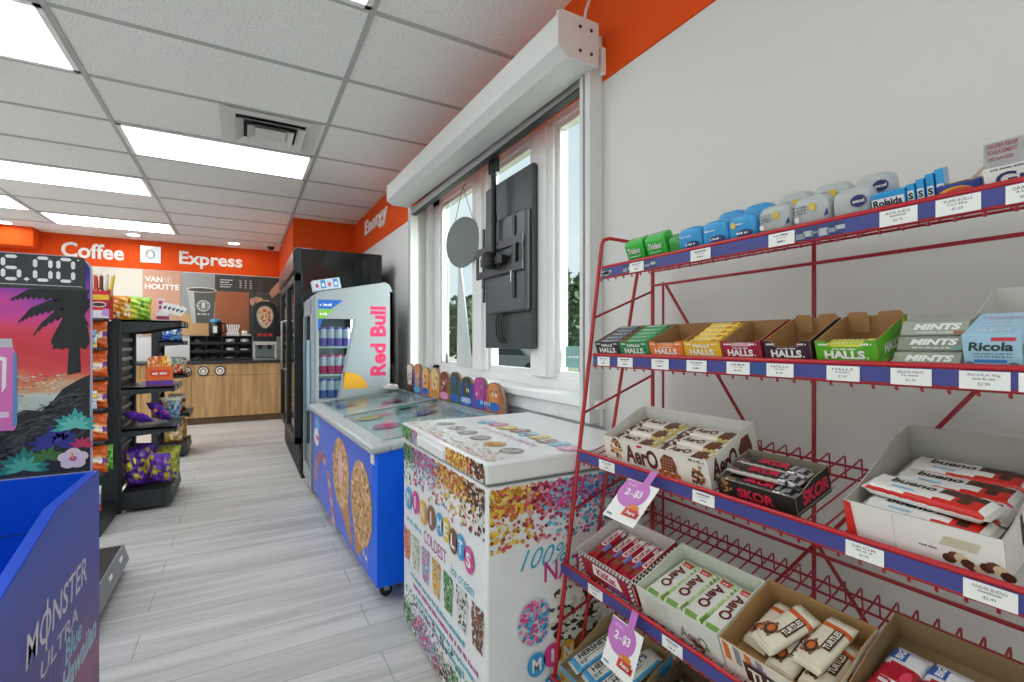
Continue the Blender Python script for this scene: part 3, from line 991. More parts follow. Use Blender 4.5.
# ================================================================== WHITE CONFETTI FREEZER
WF = P('#f1f2f1', .3, coat=.15)
WX0, WX1, WY0, WY1 = .552, 1.13, 1.125, 1.86
t = root('chest_freezer', 'white chest freezer covered in candy confetti prints beside the red rack', 'freezer', ((WX0 + WX1) / 2, (WY0 + WY1) / 2, 0))
part('body', MB().box((WX0, WY0, .03), (WX1, WY1, .722), WF), t, True, bev=.008)
part('gasket', MB().box((WX0 + .01, WY0 + .01, .722), (WX1 - .01, WY1 - .01, .732), P('#8a8c8c', .6)), t, True)
m = MB().box((WX0 - .006, WY0 - .006, .732), (WX1, WY1 + .004, .79), WF)
lid = part('lid', m, t, True, bev=.008)
part('handle', MB().box((WX0 - .014, 1.40, .738), (WX0 - .0062, 1.66, .772), WF), lid, True, bev=.004)
part('foot', MB().box((WX0 + .03, WY0 + .03, 0), (WX0 + .08, WY0 + .08, .03), BLACK), t, True)
part('foot', MB().box((WX0 + .03, WY1 - .08, 0), (WX0 + .08, WY1 - .03, .03), BLACK), t, True)
part('foot', MB().box((WX1 - .08, WY0 + .03, 0), (WX1 - .03, WY0 + .08, .03), BLACK), t, True)
part('foot', MB().box((WX1 - .08, WY1 - .08, 0), (WX1 - .03, WY1 - .03, .03), BLACK), t, True)
rng = random.Random(21)
CONF = {'green': ['#3f8f4a', '#6db36a', '#2c5f34', '#8fbf8a', '#4a3426'], 'pink': ['#d94f8c', '#e98ab4', '#5fb9d6', '#c22f5e', '#74c7dd', '#a8396e'], 'yellow': ['#e6b93c', '#f0d36a', '#c98a2a', '#d94f5c', '#8a4a20'], 'brown': ['#5a3220', '#7a4a2c', '#e8d8c0', '#3c2218'], 'blue': ['#3fa8d8', '#78c8e6', '#d94f8c', '#3f7fc0', '#e98ab4'], 'red': ['#b8324a', '#d95a6a', '#7a2438', '#e0a0a0']}
def confetti(g, O, R, U, L, z0, z1, bands, n, drip, lift=.0012, size=(.0035, .0075)):
    """Round candy pieces printed densely between z0 and z1 and thinning by drip."""
    for k in range(n):
        q = rng.random()
        hue = bands[min(len(bands) - 1, max(0, int(q * len(bands) + rng.uniform(-.45, .45))))]
        if rng.random() < .72:
            z = rng.uniform(z0, z1)
        else:
            z = (z0 if drip < 0 else z1) + drip * rng.random() ** 1.7
        r = rng.uniform(*size)
        g.disc(min(max(q * L, .014), L - .014), z, r, r * rng.uniform(.7, 1), O, R, U, P(rng.choice(CONF[hue]), .5), 7, lift + k * 1.2e-6, rng.random() * 3)
def bubbles(g, word, O, R, U, x0, z0, dx, dz, r, cols, lift=.0035, rise=.6):
    for k, ch in enumerate(word):
        cx, cz = x0 + dx * k, z0 + dz * k + (r * .25 if k % 2 else 0)
        g.disc(cx, cz, r, r * 1.1, O, R, U, P(cols[k], .4), 20, lift)
        g.text(ch, Vector(O) + Vector(R) * (cx - r * (.16 if ch == 'I' else .48)) + Vector(U) * (cz - r * .6), R, U, r * (.32 if ch == 'I' else .96), r * 1.2, PAPER, .03, lift=lift + .001)
cols = ['#3fa3dd', '#d8459a', '#eab23c', '#8a5634', '#3fa3dd', '#e9c63c', '#7a4a2c', '#3fa3dd', '#d8459a']
Of, Rf, Uf = (WX0, WY1, 0), (0, -1, 0), (0, 0, 1)
L = WY1 - WY0
g = MB()
confetti(g, Of, Rf, Uf, L, .665, .715, ['green', 'pink', 'pink', 'yellow', 'yellow', 'brown'], 1500, -.085)
confetti(g, Of, Rf, Uf, L, .04, .10, ['green', 'pink', 'pink', 'brown', 'green', 'red'], 1000, .08)
bubbles(g, 'MINI', Of, Rf, Uf, .075, .515, .083, -.002, .038, cols)
bubbles(g, 'MELTS', Of, Rf, Uf, .402, .522, .057, -.006, .034, cols[4:])
for k in range(9):
    g.disc(.09 + .069 * k, .575 + .012 * (k % 3) - .001 * k, .008, .008, Of, Rf, Uf, P(cols[(k + 2) % 9], .5), 9, .002)
g.text('COLDEST', (WX0, WY1 - .245, .413), Rf, Uf, .21, .042, P('#c0559c', .5), .0, lift=.0015)
g.scrawl((WX0, WY1 - .05, .425), Rf, Uf, .17, .02, P('#8fc3d0', .5), 9, lift=.0015)
g.text('ice cream', (WX0, WY1 - .49, .405), Rf, Uf, .17, .03, P('#3fa9c4', .5), 0, .35, lift=.0015)
cupc = [('#e6822c', '#d8661c'), ('#dfe3c8', '#8aa06a'), ('#d86aa0', '#5fb9d6'), ('#e6b93c', '#c98a2a'), ('#5aa24a', '#3a5a2c'), ('#e8e4dc', '#2e2822'), ('#8a4a2c', '#5a2e1c')]
for k, (c1, c2) in enumerate(cupc):
    cx, hw, hh = .052 + .105 * k, .044, .060
    g.flat([(cx - hw * .7, .335 - hh), (cx + hw * .7, .335 - hh), (cx + hw, .335 + hh * .5), (cx + hw * .7, .335 + hh), (cx - hw * .7, .335 + hh), (cx - hw, .335 + hh * .5)], Of, Rf, Uf, P('#cfd8d8', .4), .0012)
    for q in range(170):
        dy = rng.uniform(-.92, .95)
        ww = hw * (.68 + .28 * (dy + 1) / 2)
        g.disc(cx + rng.uniform(-ww, ww) * .93, .335 + hh * dy, .005, .005, Of, Rf, Uf, P(c1 if rng.random() < .62 else c2, .5), 7, .0016 + q * 1e-6)
for k, (w, c) in enumerate(((.5, '#5fb3c8'), (.56, '#c0559c'), (.5, '#5fb3c8'), (.4, '#5fb3c8'))):
    g.scrawl((WX0, WY1 - .10 - .03 * k, .235 - .03 * k), Rf, Uf, w, .016, P(c, .5), 10 + k, lift=.0015)
part('front_graphics', g, t, True)
g = MB()
Oe, Re, Ue = (WX0, WY0, 0), (1, 0, 0), (0, 0, 1)
confetti(g, Oe, Re, Ue, .578, .65, .715, ['yellow', 'yellow', 'red', 'pink', 'pink', 'blue', 'pink', 'green', 'brown'], 1700, -.10, size=(.0035, .0085))
g.text('100%', (WX0 + .10, WY0, .485), Re, (.12, 0, 1), .16, .055, P('#3fb0cc', .5), 0, .35, lift=.0015)
g.text('NATURAL', (WX0 + .177, WY0, .437), Re, Ue, .30, .058, P('#c8408a', .5), .015, lift=.0015)
g.disc(.147, .338, .058, .068, Oe, Re, Ue, P('#cfdcdc', .4), 22, .001)
for k in range(130):
    a, q = rng.uniform(0, 2 * PI), math.sqrt(rng.random())
    g.disc(.147 + .050 * q * math.cos(a), .338 + .060 * q * math.sin(a), .0065, .0065, Oe, Re, Ue, P(rng.choice(('#d94f8c', '#5fb9d6', '#e98ab4', '#3f8fc0')), .5), 7, .0014 + k * 1e-6)
g.disc(.29, .335, .098, .100, Oe, Re, Ue, P('#e6e2d6', .6), 24, .0022)
for k in range(190):
    a, q = rng.uniform(0, 2 * PI), math.sqrt(rng.random())
    g.disc(.29 + .092 * q * math.cos(a), .335 + .094 * q * math.sin(a), rng.uniform(.006, .016), rng.uniform(.005, .012), Oe, Re, Ue, P(rng.choice(('#2c2620', '#e9e6dc', '#d0cab8', '#453c30', '#efece4')), .6), 6, .0026 + k * 1e-6, rng.random())
bubbles(g, 'MINI', Oe, Re, Ue, .15, .222, .052, .003, .030, cols, lift=.005)
bubbles(g, 'MELTS', Oe, Re, Ue, .20, .150, .056, .004, .028, cols[4:], lift=.005)
part('side_graphics', g, t, True)
g = MB()
Ot, Rt, Ut = (WX0, WY1, .79), (0, -1, 0), (1, 0, 0)
g_ = [('#b9b2ac', .12, .130), ('#c0b7ae', .222, .130), ('#a8a6a4', .325, .128), ('#a9a7a6', .432, .127), ('#dfa460', .541, .124), ('#9d9b9b', .646, .123)]
g_ = [(c, x + .0, y) for c, x, y in g_]
g_.append(('#a9adab', .700, .190)) if False else None
for c, x, y in g_:
    g.disc(x, y, .038, .036, Ot, Rt, Ut, P(c, .5), 24, .0012)
    g.disc(x, y, .028, .027, Ot, Rt, Ut, P('#c9c4c0' if c != '#dfa460' else '#e6b478', .5), 20, .0016)
    for q in range(24):
        a, s = rng.uniform(0, 2 * PI), math.sqrt(rng.random()) * .03
        g.disc(x + s * math.cos(a), y + s * math.sin(a), .004, .004, Ot, Rt, Ut, P(rng.choice((c, '#8a8684')), .5), 5, .0019)
part('flavour_graphics', g, lid, True)
g = MB()
bubbles(g, 'MINI', Ot, Rt, Ut, .162, .285, .075, .003, .036, ['#8fd0ea', '#e98ab4', '#ecd06a', '#b08a70'], lift=.0022)
bubbles(g, 'MELTS', Ot, Rt, Ut, .456, .295, .062, -.003, .034, ['#8fd0ea', '#ecd06a', '#b9a898', '#8fd0ea', '#eda0c8'], lift=.0022)
g.text('COLDEST ICE CREAM', (WX0 + .205, WY1 - .26, .79), Rt, Ut, .36, .022, P('#e39ac2', .5), 0, lift=.0014)
part('name_graphics', g, lid, True)
g = MB()
for k in range(260):
    q = rng.random()
    g.disc(q * L, abs(rng.gauss(0, .045)) + .004, rng.uniform(.004, .014), rng.uniform(.002, .004), Ot, Rt, Ut, P(rng.choice(('#e6b9c8', '#e6c890', '#d98aa0', '#f0e0b0', '#bcd8c0')), .5), 6, .0012 + k * 1e-6, rng.random())
part('confetti_graphics', g, lid, True)
g = MB()
Ol = (WX0 - .006, WY1, 0)
for a, b, h_, n in ((.005, .19, ['green', 'green', 'pink'], 260), (.47, .735, ['yellow', 'yellow', 'brown'], 400)):
    g = MB()
    for k in range(n):
        q = rng.random()
        r = rng.uniform(.004, .008)
        g.disc(a + q * (b - a), rng.uniform(.741, .781), r, r * .9, Ol, Rf, Uf, P(rng.choice(CONF[h_[min(2, int(q * 3))]]), .5), 7, .0012 + k * 1.2e-6, rng.random())
    part('edge_graphics', g, lid, True)
# ================================================================== CARDBOARD DRINK DISPLAY (left foreground)
CB = P('#2456d8', .55, spec=.25)
CBI = P('#0052d6', .6, spec=.15)
DM = TR((0, 0, .132)) @ Matrix.Scale(.88, 4)        # drawn on a bigger sheet; the display itself is 0.88 of it, its foot at z = -.15 of the sheet
t = root('drink_display', 'blue cardboard energy drink display bin with a tall sunset and palm header', 'display stand', (-.67, 1.66, 0))
DX0, DX1, DY0, DY1 = -1.10, -.46, 1.30, 2.30
# bin: right, left, back, front walls, each with thickness
def _side(x0, x1):
    return MB(DM).prism([(DY0, -.15), (DY0, .50), (1.835, .632), (DY1, .632), (DY1, -.15)], lambda u, v, s: (s, u, v), x0, x1, CB)
sp = part('side_panel', _side(DX1 - .03, DX1), t, True, bev=.003)
sp2 = part('side_panel', _side(DX0, DX0 + .03), t, True, bev=.003)
part('back_panel', MB(DM).box((DX0 + .03, DY1 - .03, -.15), (DX1 - .03, DY1, .63), CBI), t, True)
part('front_panel', MB(DM).box((DX0 + .03, DY0, -.15), (DX1 - .03, DY0 + .03, .45), CB), t, True, bev=.003)
part('bin_floor', MB(DM).box((DX0 + .03, DY0 + .03, .20), (DX1 - .03, DY1 - .03, .215), CBI), t, True)
part('fold_seam', MB(DM).box((DX0 + .03, DY1 - .0315, .44), (DX1 - .03, DY1 - .0301, .446), P('#123a9c', .6)), t, True)
# print on the right panel: name in white brush letters over a dusky gradient
def _dusk(n, l, b):
    tcn = n.new('ShaderNodeTexCoord')
    sx = n.new('ShaderNodeSeparateXYZ')
    l.new(tcn.outputs['Object'], sx.inputs['Vector'])
    nz = n.new('ShaderNodeTexNoise')
    nz.inputs['Scale'].default_value = 3.5
    nz.inputs['Detail'].default_value = 5
    l.new(tcn.outputs['Object'], nz.inputs['Vector'])
    ad = n.new('ShaderNodeMath')
    ad.operation = 'MULTIPLY_ADD'
    ad.inputs[1].default_value = .32
    l.new(nz.outputs['Fac'], ad.inputs[0])
    l.new(sx.outputs['Z'], ad.inputs[2])
    r = n.new('ShaderNodeValToRGB')
    e = r.color_ramp.elements
    e[0].position, e[0].color = .15, (*lin('#7a4a72'), 1)
    e[1].position, e[1].color = .80, (*lin('#4560c8'), 1)
    for p_, c_ in ((.30, '#a05a86'), (.42, '#65509c'), (.58, '#4a4fae')):
        q = e.new(p_)
        q.color = (*lin(c_), 1)
    l.new(ad.outputs[0], r.inputs['Fac'])
    l.new(r.outputs['Color'], b.inputs['Base Color'])
    b.inputs['Roughness'].default_value = .45
DUSK = shader('dusk_print', _dusk)
g = MB(DM)
Os, Rs, Us = (DX1, 0, 0), (0, 1, 0), (0, 0, 1)
g.flat([(DY0 + .002, -.147), (DY1 - .002, -.147), (DY1 - .002, .628), (1.836, .628), (DY0 + .002, .498)], Os, Rs, Us, DUSK, .0008)
g.text('MONSTER', (DX1, 1.60, .30), Rs, Us, .53, .085, P('#e6e3ea', .5), .01, .12, lift=.0016)
g.flat([(1.735, .275), (1.748, .275), (1.76, .41), (1.747, .41)], Os, Rs, Us, P('#e6e3ea', .5), .0017)
g.text('ULTRA', (DX1, 1.70, .215), Rs, Us, .33, .048, P('#d9d4e0', .5), .015, .1, lift=.0016)
g.text('Blue', (DX1, 1.90, .135), Rs, Us, .17, .075, P('#9fd0e8', .5), .02, .15, lift=.0016)
g.text('Hawaiian', (DX1, 1.87, .045), Rs, Us, .38, .085, P('#b9dcec', .5), .03, .2, lift=.0016)
for k in range(16):
    y = 1.36 + .03 * k
    g.flat([(y, -.13), (y + .012, -.13), (y + .05 + .01 * (k % 3), .36 - .012 * abs(k - 5))], Os, Rs, Us, P('#33346e', .5), .0011)
part('print', g, sp, True)
# header with artwork
hx0, hx1, hz0, hz1 = -1.05, -.478, .632, 1.412
def rr(x0, x1, z0, z1, r, n=7):
    pts = [(x0, z0), (x1, z0)]
    pts += [(x1 - r + r * math.cos(PI / 2 * k / n), z1 - r + r * math.sin(PI / 2 * k / n)) for k in range(n + 1)]
    pts += [(x0 + r - r * math.sin(PI / 2 * k / n), z1 - r + r * math.cos(PI / 2 * k / n)) for k in range(n + 1)]
    return pts
HY = 2.29
hd = part('header_card', MB(DM).prism(rr(hx0, hx1, hz0 - .25, hz1, .05)[::-1], lambda u, v, s: (u, s, v), HY - .0, HY + .008, P('#b9b4d0', .6)), t, True)
def _sunset(n, l, b):
    tcn = n.new('ShaderNodeTexCoord')
    sx = n.new('ShaderNodeSeparateXYZ')
    l.new(tcn.outputs['Object'], sx.inputs['Vector'])
    mp = n.new('ShaderNodeMapping')
    mp.inputs['Scale'].default_value = (3.0, 1.0, 9.0)
    l.new(tcn.outputs['Object'], mp.inputs['Vector'])
    nz = n.new('ShaderNodeTexNoise')
    nz.inputs['Scale'].default_value = 1.6
    nz.inputs['Detail'].default_value = 6
    l.new(mp.outputs['Vector'], nz.inputs['Vector'])
    ad = n.new('ShaderNodeMath')
    ad.operation = 'MULTIPLY_ADD'
    ad.inputs[1].default_value = .20
    l.new(nz.outputs['Fac'], ad.inputs[0])
    l.new(sx.outputs['Z'], ad.inputs[2])
    mr = n.new('ShaderNodeMapRange')
    mr.inputs['From Min'].default_value = .686 + .10
    mr.inputs['From Max'].default_value = 1.374 + .10
    l.new(ad.outputs[0], mr.inputs['Value'])
    r = n.new('ShaderNodeValToRGB')
    e = r.color_ramp.elements
    e[0].position, e[0].color = .0, (*lin('#2a2c30'), 1)
    e[1].position, e[1].color = 1.0, (*lin('#2c1d80'), 1)
    for p_, c_ in ((.30, '#a9bcb9'), (.37, '#c9d2c6'), (.42, '#d99a6c'), (.48, '#e2524a'), (.56, '#d8303f'), (.66, '#e23f62'), (.74, '#d83f98'), (.82, '#9a3fb0'), (.90, '#4a2ca0')):
        q = e.new(p_)
        q.color = (*lin(c_), 1)
    l.new(mr.outputs['Result'], r.inputs['Fac'])
    l.new(r.outputs['Color'], b.inputs['Base Color'])
    b.inputs['Roughness'].default_value = .4
SUNSET = shader('sunset_print', _sunset)
g = MB(DM)
Oh, Rh, Uh = (0, HY, 0), (1, 0, 0), (0, 0, 1)
g.flat(rr(hx0 + .004, hx1 - .005, hz0 + .002, hz1 - .005, .046), Oh, Rh, Uh, SUNSET, .0006)
part('sunset_print', g, hd, True)
g = MB(DM)
DK, ROCK, ROCK2 = P('#17181c', .5), P('#232428', .6, noise=.4, scale=40), P('#4a4b4c', .6, noise=.3, scale=30)
F = lambda pts, mm, lf: g.flat(pts, Oh, Rh, Uh, mm, lf)
# rocks
F([(hx0, .64), (hx1 - .006, .64), (hx1 - .006, .985), (-.52, .965), (-.56, .935), (-.585, .895), (-.615, .862), (-.66, .868), (-.69, .85), (-.76, .84), (hx0, .90)], ROCK, .0010)
rng = random.Random(3)
for k in range(150):
    x = rng.uniform(-.80, -.50)
    z = rng.uniform(.66, .80 + .45 * max(0, x + .70) + .05)
    a = rng.uniform(.3, .9)
    F([(x, z), (x + .03 * math.cos(a), z + .02 * math.sin(a)), (x + .026 * math.cos(a), z + .02 * math.sin(a) + .004), (x - .003, z + .004)], ROCK2, .0013)
for k in range(160):
    x, z = rng.uniform(-.76, -.55), rng.uniform(.865, .99)
    if z > .87 + max(0, (x + .62)) * 1.2:
        w = rng.uniform(.003, .010)
        F([(x - w, z), (x, z + w * .3), (x + w, z), (x, z - w * .3)], P(rng.choice(('#3a4044', '#e9efe8', '#f0c48a', '#b8c8c4')), .5), .0012)
# palm silhouette: drooping fronds from a crown half hidden by the price sign
def frond(top, bot, n=3):
    """one frond: smooth upper edge, toothed lower edge"""
    low = []
    for k in range(len(bot) - 1):
        (xa, za), (xb, zb) = bot[k], bot[k + 1]
        for q in range(n):
            f = q / n
            low.append((xa + (xb - xa) * f, za + (zb - za) * f))
            f = (q + .6) / n
            low.append((xa + (xb - xa) * f - .004, za + (zb - za) * f - .012))
    low.append(bot[-1])
    F(top + low, DK, .0016 + len(top) * 1e-5)
frond([(-.54, 1.282), (-.591, 1.294), (-.647, 1.288), (-.693, 1.252)], [(-.693, 1.252), (-.655, 1.262), (-.612, 1.262), (-.545, 1.255)])
frond([(-.545, 1.263), (-.596, 1.250), (-.642, 1.223), (-.675, 1.174)], [(-.675, 1.174), (-.645, 1.195), (-.604, 1.212), (-.548, 1.228)])
frond([(-.545, 1.236), (-.586, 1.206), (-.616, 1.170), (-.638, 1.127)], [(-.638, 1.127), (-.610, 1.160), (-.578, 1.185), (-.545, 1.20)], 2)
frond([(-.500, 1.085), (-.494, 1.15), (-.515, 1.21), (-.545, 1.222)], [(-.545, 1.222), (-.575, 1.150), (-.588, 1.115), (-.580, 1.080)], 2)
F([(-.582, 1.09), (-.560, 1.075), (-.545, 1.085), (-.53, 1.07), (-.512, 1.085), (-.496, 1.075), (-.484, 1.10), (-.49, 1.16), (-.52, 1.23), (-.55, 1.23)], DK, .0017)
F([(-.520, 1.265), (-.497, 1.285), (-.484, 1.297), (-.488, 1.28), (-.505, 1.255)], DK, .0018)
F([(-.515, 1.25), (-.484, 1.262), (-.484, 1.23), (-.50, 1.20), (-.484, 1.16), (-.50, 1.17), (-.52, 1.21)], DK, .00185)
F([(-.572, 1.292), (-.492, 1.296), (-.488, 1.24), (-.52, 1.20), (-.555, 1.21)], DK, .0019)
F([(-.546, .985), (-.508, .995), (-.515, 1.15), (-.54, 1.15)], DK, .00195)
# foliage and flower
def leaf(x, z, a, L_, w_, mm, lf):
    d, nrm = (math.cos(a), math.sin(a)), (-math.sin(a), math.cos(a))
    bend = -.25 * L_
    pt = lambda q, s_: (x + d[0] * L_ * q + nrm[0] * s_ * w_ * math.sin(PI * q) , z + d[1] * L_ * q + nrm[1] * s_ * w_ * math.sin(PI * q) + bend * q * q * abs(d[0]))
    F([pt(j / 6, -1) for j in range(7)] + [pt(j / 6, 1) for j in range(5, 0, -1)], mm, lf)
for cx_, cz_, col_, n_, L_ in ((-.525, .795, '#3fa8a4', 11, .075), (-.525, .795, '#69c8b8', 7, .055), (-.58, .735, '#2c2f8a', 10, .08), (-.66, .66, '#1f7f74', 11, .085), (-.66, .66, '#4fb39a', 7, .06), (-.60, .69, '#3f7a34', 6, .06), (-.505, .725, '#c8305f', 7, .045), (-.56, .75, '#4a3a9a', 7, .05)):
    for k in range(n_):
        leaf(cx_, cz_, PI * (.04 + .92 * k / (n_ - 1)), L_ * (.8 + .2 * ((k * 7) % 3) / 2), L_ * .13, P(col_, .5), .0018 + (.0003 if col_ in ('#69c8b8', '#4fb39a') else 0) + k * 2e-6)
for k in range(5):
    a = PI / 2 + 2 * PI * k / 5
    g.disc(-.530 + .022 * math.cos(a), .685 + .020 * math.sin(a), .022, .018, Oh, Rh, Uh, P('#e6d0dc', .5), 12, .0026 + k * 1e-5)
g.disc(-.530, .685, .011, .010, Oh, Rh, Uh, P('#c25a8c', .5), 10, .003)
F([(-.533, .685), (-.526, .685), (-.531, .708), (-.536, .708)], P('#e0a05a', .5), .0032)
# pink can picture at the left
F([(-0.787, .80), (-0.684, .80), (-0.677, .82), (-0.677, 1.06), (-0.687, 1.085), (-0.787, 1.085)], P('#e071b8', .4), .002)
F([(-0.787, 1.085), (-0.687, 1.085), (-0.690, 1.115), (-0.787, 1.115)], P('#c9c4cc', .4), .002)
F([(-0.689, .81), (-0.677, .82), (-0.677, 1.06), (-0.687, 1.07)], P('#5a8cc0', .4), .0023)
F([(-0.715, .93), (-0.705, .95), (-0.703, 1.05), (-0.722, 1.055), (-0.729, 1.04), (-0.714, 1.04)], PAPER, .0024)
F([(-0.787, .845), (-0.697, .845), (-0.697, .865), (-0.787, .865)], P('#f0d0e4', .4), .0024)
g.text('R', (-.735, HY, .705), Rh, Uh, .016, .014, PAPER, .03, lift=.003)
# price sign
F(rr(hx0 + .02, -.497, 1.290, 1.409, .012), P('#33373a', .5), .0022)
F([(hx0 + .03, 1.304), (-.505, 1.302), (-.505, 1.3035), (hx0 + .03, 1.3055)], PAPER, .0024)
DG = P('#efeff0', .4)
def digit(x, z, w, h, segs):
    q, tk = h / 2, .0115
    S = {'a': (x, z + h, 1), 'g': (x, z + q, 1), 'd': (x, z, 1), 'f': (x, z + q, 0), 'b': (x + w, z + q, 0), 'e': (x, z, 0), 'c': (x + w, z, 0)}
    for s_ in segs:
        px_, pz_, hor = S[s_]
        e, h2 = .004, tk / 2
        if hor:
            F([(px_ + e, pz_), (px_ + e + h2, pz_ - h2), (px_ + w - e - h2, pz_ - h2), (px_ + w - e, pz_), (px_ + w - e - h2, pz_ + h2), (px_ + e + h2, pz_ + h2)], DG, .0026)
        else:
            F([(px_, pz_ + e), (px_ + h2, pz_ + e + h2), (px_ + h2, pz_ + q - e - h2), (px_, pz_ + q - e), (px_ - h2, pz_ + q - e - h2), (px_ - h2, pz_ + e + h2)], DG, .0026)
digit(-.712, 1.321, .040, .077, 'afgecd')
g.disc(-.653, 1.322, .008, .007, Oh, Rh, Uh, DG, 4, .0026)
digit(-.631, 1.321, .040, .077, 'abcdef')
digit(-.570, 1.321, .040, .077, 'abcdef')
g.disc(-.516, 1.398, .003, .003, Oh, Rh, Uh, DG, 8, .0026)
part('header_artwork', g, hd, True)

# low black deck of the shelf just behind the display
t = root('shelf_deck', 'low black shelf deck with grey price edge behind the blue display', 'shelf', (-.72, 2.7, 0))
part('deck', MB().box((-1.0, 2.34, .02), (-.505, 2.96, .125), P('#2a2826', .6)), t, True, bev=.004)
e = part('price_edge', MB().prism([(-.505, .03), (-.478, .05), (-.50, .128), (-.505, .128)], lambda u, v, s: (u, s, v), 2.34, 2.96, P('#8d8f90', .5)), t, True)
for y in (2.62, 2.82):
    part('price_label', MB().box((-.4925, y, .075), (-.488, y + .045, .105), PAPER), e, True)

# ================================================================== SNACK GONDOLAS
GK, GK2 = P('#26292b', .45), P('#3a3d3f', .5)
def wedge(m, x0, x1, y, z, th, h0, h1):
    """end bracket of a shelf: deep at the post, shallow at the tip"""
    m.prism([(x0, z), (x0, z - h0), (x0 + .06, z - h0), (x1, z - h1), (x1, z)], lambda u, v, s: (u, s, v), y, y + th, GK)
def gondola(label, xb, xt, ya, yb, top, levels, endcap=False):
    t = root('snack_gondola', label, 'shelving unit', ((xb + xt) / 2, (ya + yb) / 2, 0))
    part('upright', MB().box((xb - .045, ya, 0), (xb + .005, ya + .05, top), GK), t, True, bev=.004)
    part('upright', MB().box((xb - .045, yb - .05, 0), (xb + .005, yb, top), GK), t, True, bev=.004)
    m = MB().box((xb - .035, ya + .05, .12), (xb - .025, yb - .05, top - .03), P('#5c5f61', .5))
    z = .2
    while z < top - .06:
        m.box((xb - .025, ya + .05, z), (xb - .012, yb - .05, z + .022), P('#b2b3b0', .45))
        z += .065
    part('slatted_back', m, t, True)
    m = MB().box((xb, ya, .02), (xt - .03, yb, .13), GK)
    m.prism([(xt - .03, .02), (xt, .05), (xt - .012, .135), (xt - .03, .135)], lambda u, v, s: (u, s, v), ya, yb, GK2)
    b = part('base_deck', m, t, True, bev=.003)
    for k in range(2):
        y = ya + .12 + .22 * k
        part('price_label', MB().prism([(xt - .0045, .065), (xt - .0035, .065), (xt - .009, .115), (xt - .0105, .115)], lambda u, v, s: (u, s, v), y, y + .05, P('#d9d9d6', .5)), b, True)
    for z, xe in levels:
        m = MB()
        dp = .085 if z > 1.2 else .048
        wedge(m, xb, xe, ya + .004, z, .012, dp, .032)
        wedge(m, xb, xe, yb - .016, z, .012, dp, .032)
        m.box((xb, ya + .004, z - .012), (xe, yb - .004, z), GK2)
        m.box((xe - .004, ya + .004, z - .038), (xe + .004, yb - .004, z + .003), GK)
        sh = part('shelf', m, t, True)
        for k in range(2):
            y = ya + .12 + .22 * k
            part('price_label', MB().box((xe + .0042, y, z - .034), (xe + .0052, y + .05, z - .004), P('#d9d9d6', .5)), sh, True)
    return t
ga = gondola('nearer black snack shelving unit with purple chip bags on its base', -.685, -.405, 3.94, 4.47, 1.255, [(1.25, -.365), (.81, -.405), (.54, -.39)])
m = MB().box((-1.10, 3.52, .0), (-.70, 3.927, .10), GK)
part('end_deck', m, ga, True, bev=.003)
part('end_panel', MB().box((-1.10, 3.928, .02), (-.695, 3.938, 1.24), P('#2c2f31', .5)), ga, True)
for z in (.30, .50, .70, .89, 1.07, 1.25):
    part('end_shelf', MB().box((-1.10, 3.78, z - .012), (-.735, 3.927, z), GK2), ga, True)
gb = gondola('farther black snack shelving unit with yellow bags on its base', -.70, -.46, 5.62, 6.10, 1.22, [(1.12, -.50), (.80, -.47), (.42, -.45)])


def bag(name, label, cat, w, h, th, cf, M, group=None, nu=22, nv=26, crumple=.007, seed=0, extra=None):
    """Pillow bag standing on its bottom seam: x wide, z high, y thick."""
    rg = random.Random(seed)
    ph = [rg.uniform(0, 6.3) for _ in range(6)]
    m = MB()
    for s_ in (-1, 1):
        def fn(u, v):
            a, b = 2 * u - 1, 2 * v - 1
            pinch = 1 - .10 * (1 - abs(b)) * 0 - .07 * (abs(b) ** 3 < .4) * 0
            prof = (max(0, 1 - abs(a) ** 2.6)) ** .7 * (max(0, 1 - abs(b) ** 3.2)) ** .75
            wr = crumple * (math.sin(9 * a + ph[0]) * math.cos(7 * b + ph[1]) + math.sin(15 * b + ph[2] + 4 * a)) * prof
            x = w / 2 * a * (1 - .06 * (1 - b * b))
            return (x, s_ * (th / 2 * prof + wr) , h * v)
        f2 = fn if s_ < 0 else (lambda u, v: fn(1 - u, v))
        c2 = cf if s_ < 0 else (lambda u, v: cf(1 - u, v))
        m.grid(f2, nu, nv, c2)
    if extra: extra(m)
    return one(name, m, label, cat, M, group, angle=60)
def pal(*cols):
    ms = [P(c, .3, coat=.2) for c in cols]
    return ms
def spots(ms, seed, f=.3):
    rg = random.Random(seed)
    bl = [(rg.random(), rg.uniform(.08, .92), rg.uniform(.05, .15), rg.uniform(.5, 1.8), ms[1 + rg.randrange(len(ms) - 1)]) for _ in range(int(40 * f))]
    def cf(u, v):
        if v < .05 or v > .95: return ms[0]
        for a, b, r, e, m_ in bl:
            if (u - a) ** 2 * e + (v - b) ** 2 / e + .002 * math.sin(40 * u + 31 * v) < r * r: return m_
        return ms[0]
    return cf
def wavy(ms, seed):
    def cf(u, v):
        w_ = v + .06 * math.sin(7 * u + seed)
        return ms[0] if w_ < .30 or w_ > .62 else ms[1] if w_ < .36 or w_ > .57 else ms[2] if .15 < u < .85 else ms[3]
    return cf
def bands_(ms, cuts):
    def cf(u, v):
        for c, m_ in zip(cuts, ms):
            if v < c: return m_
        return ms[-1]
    return cf
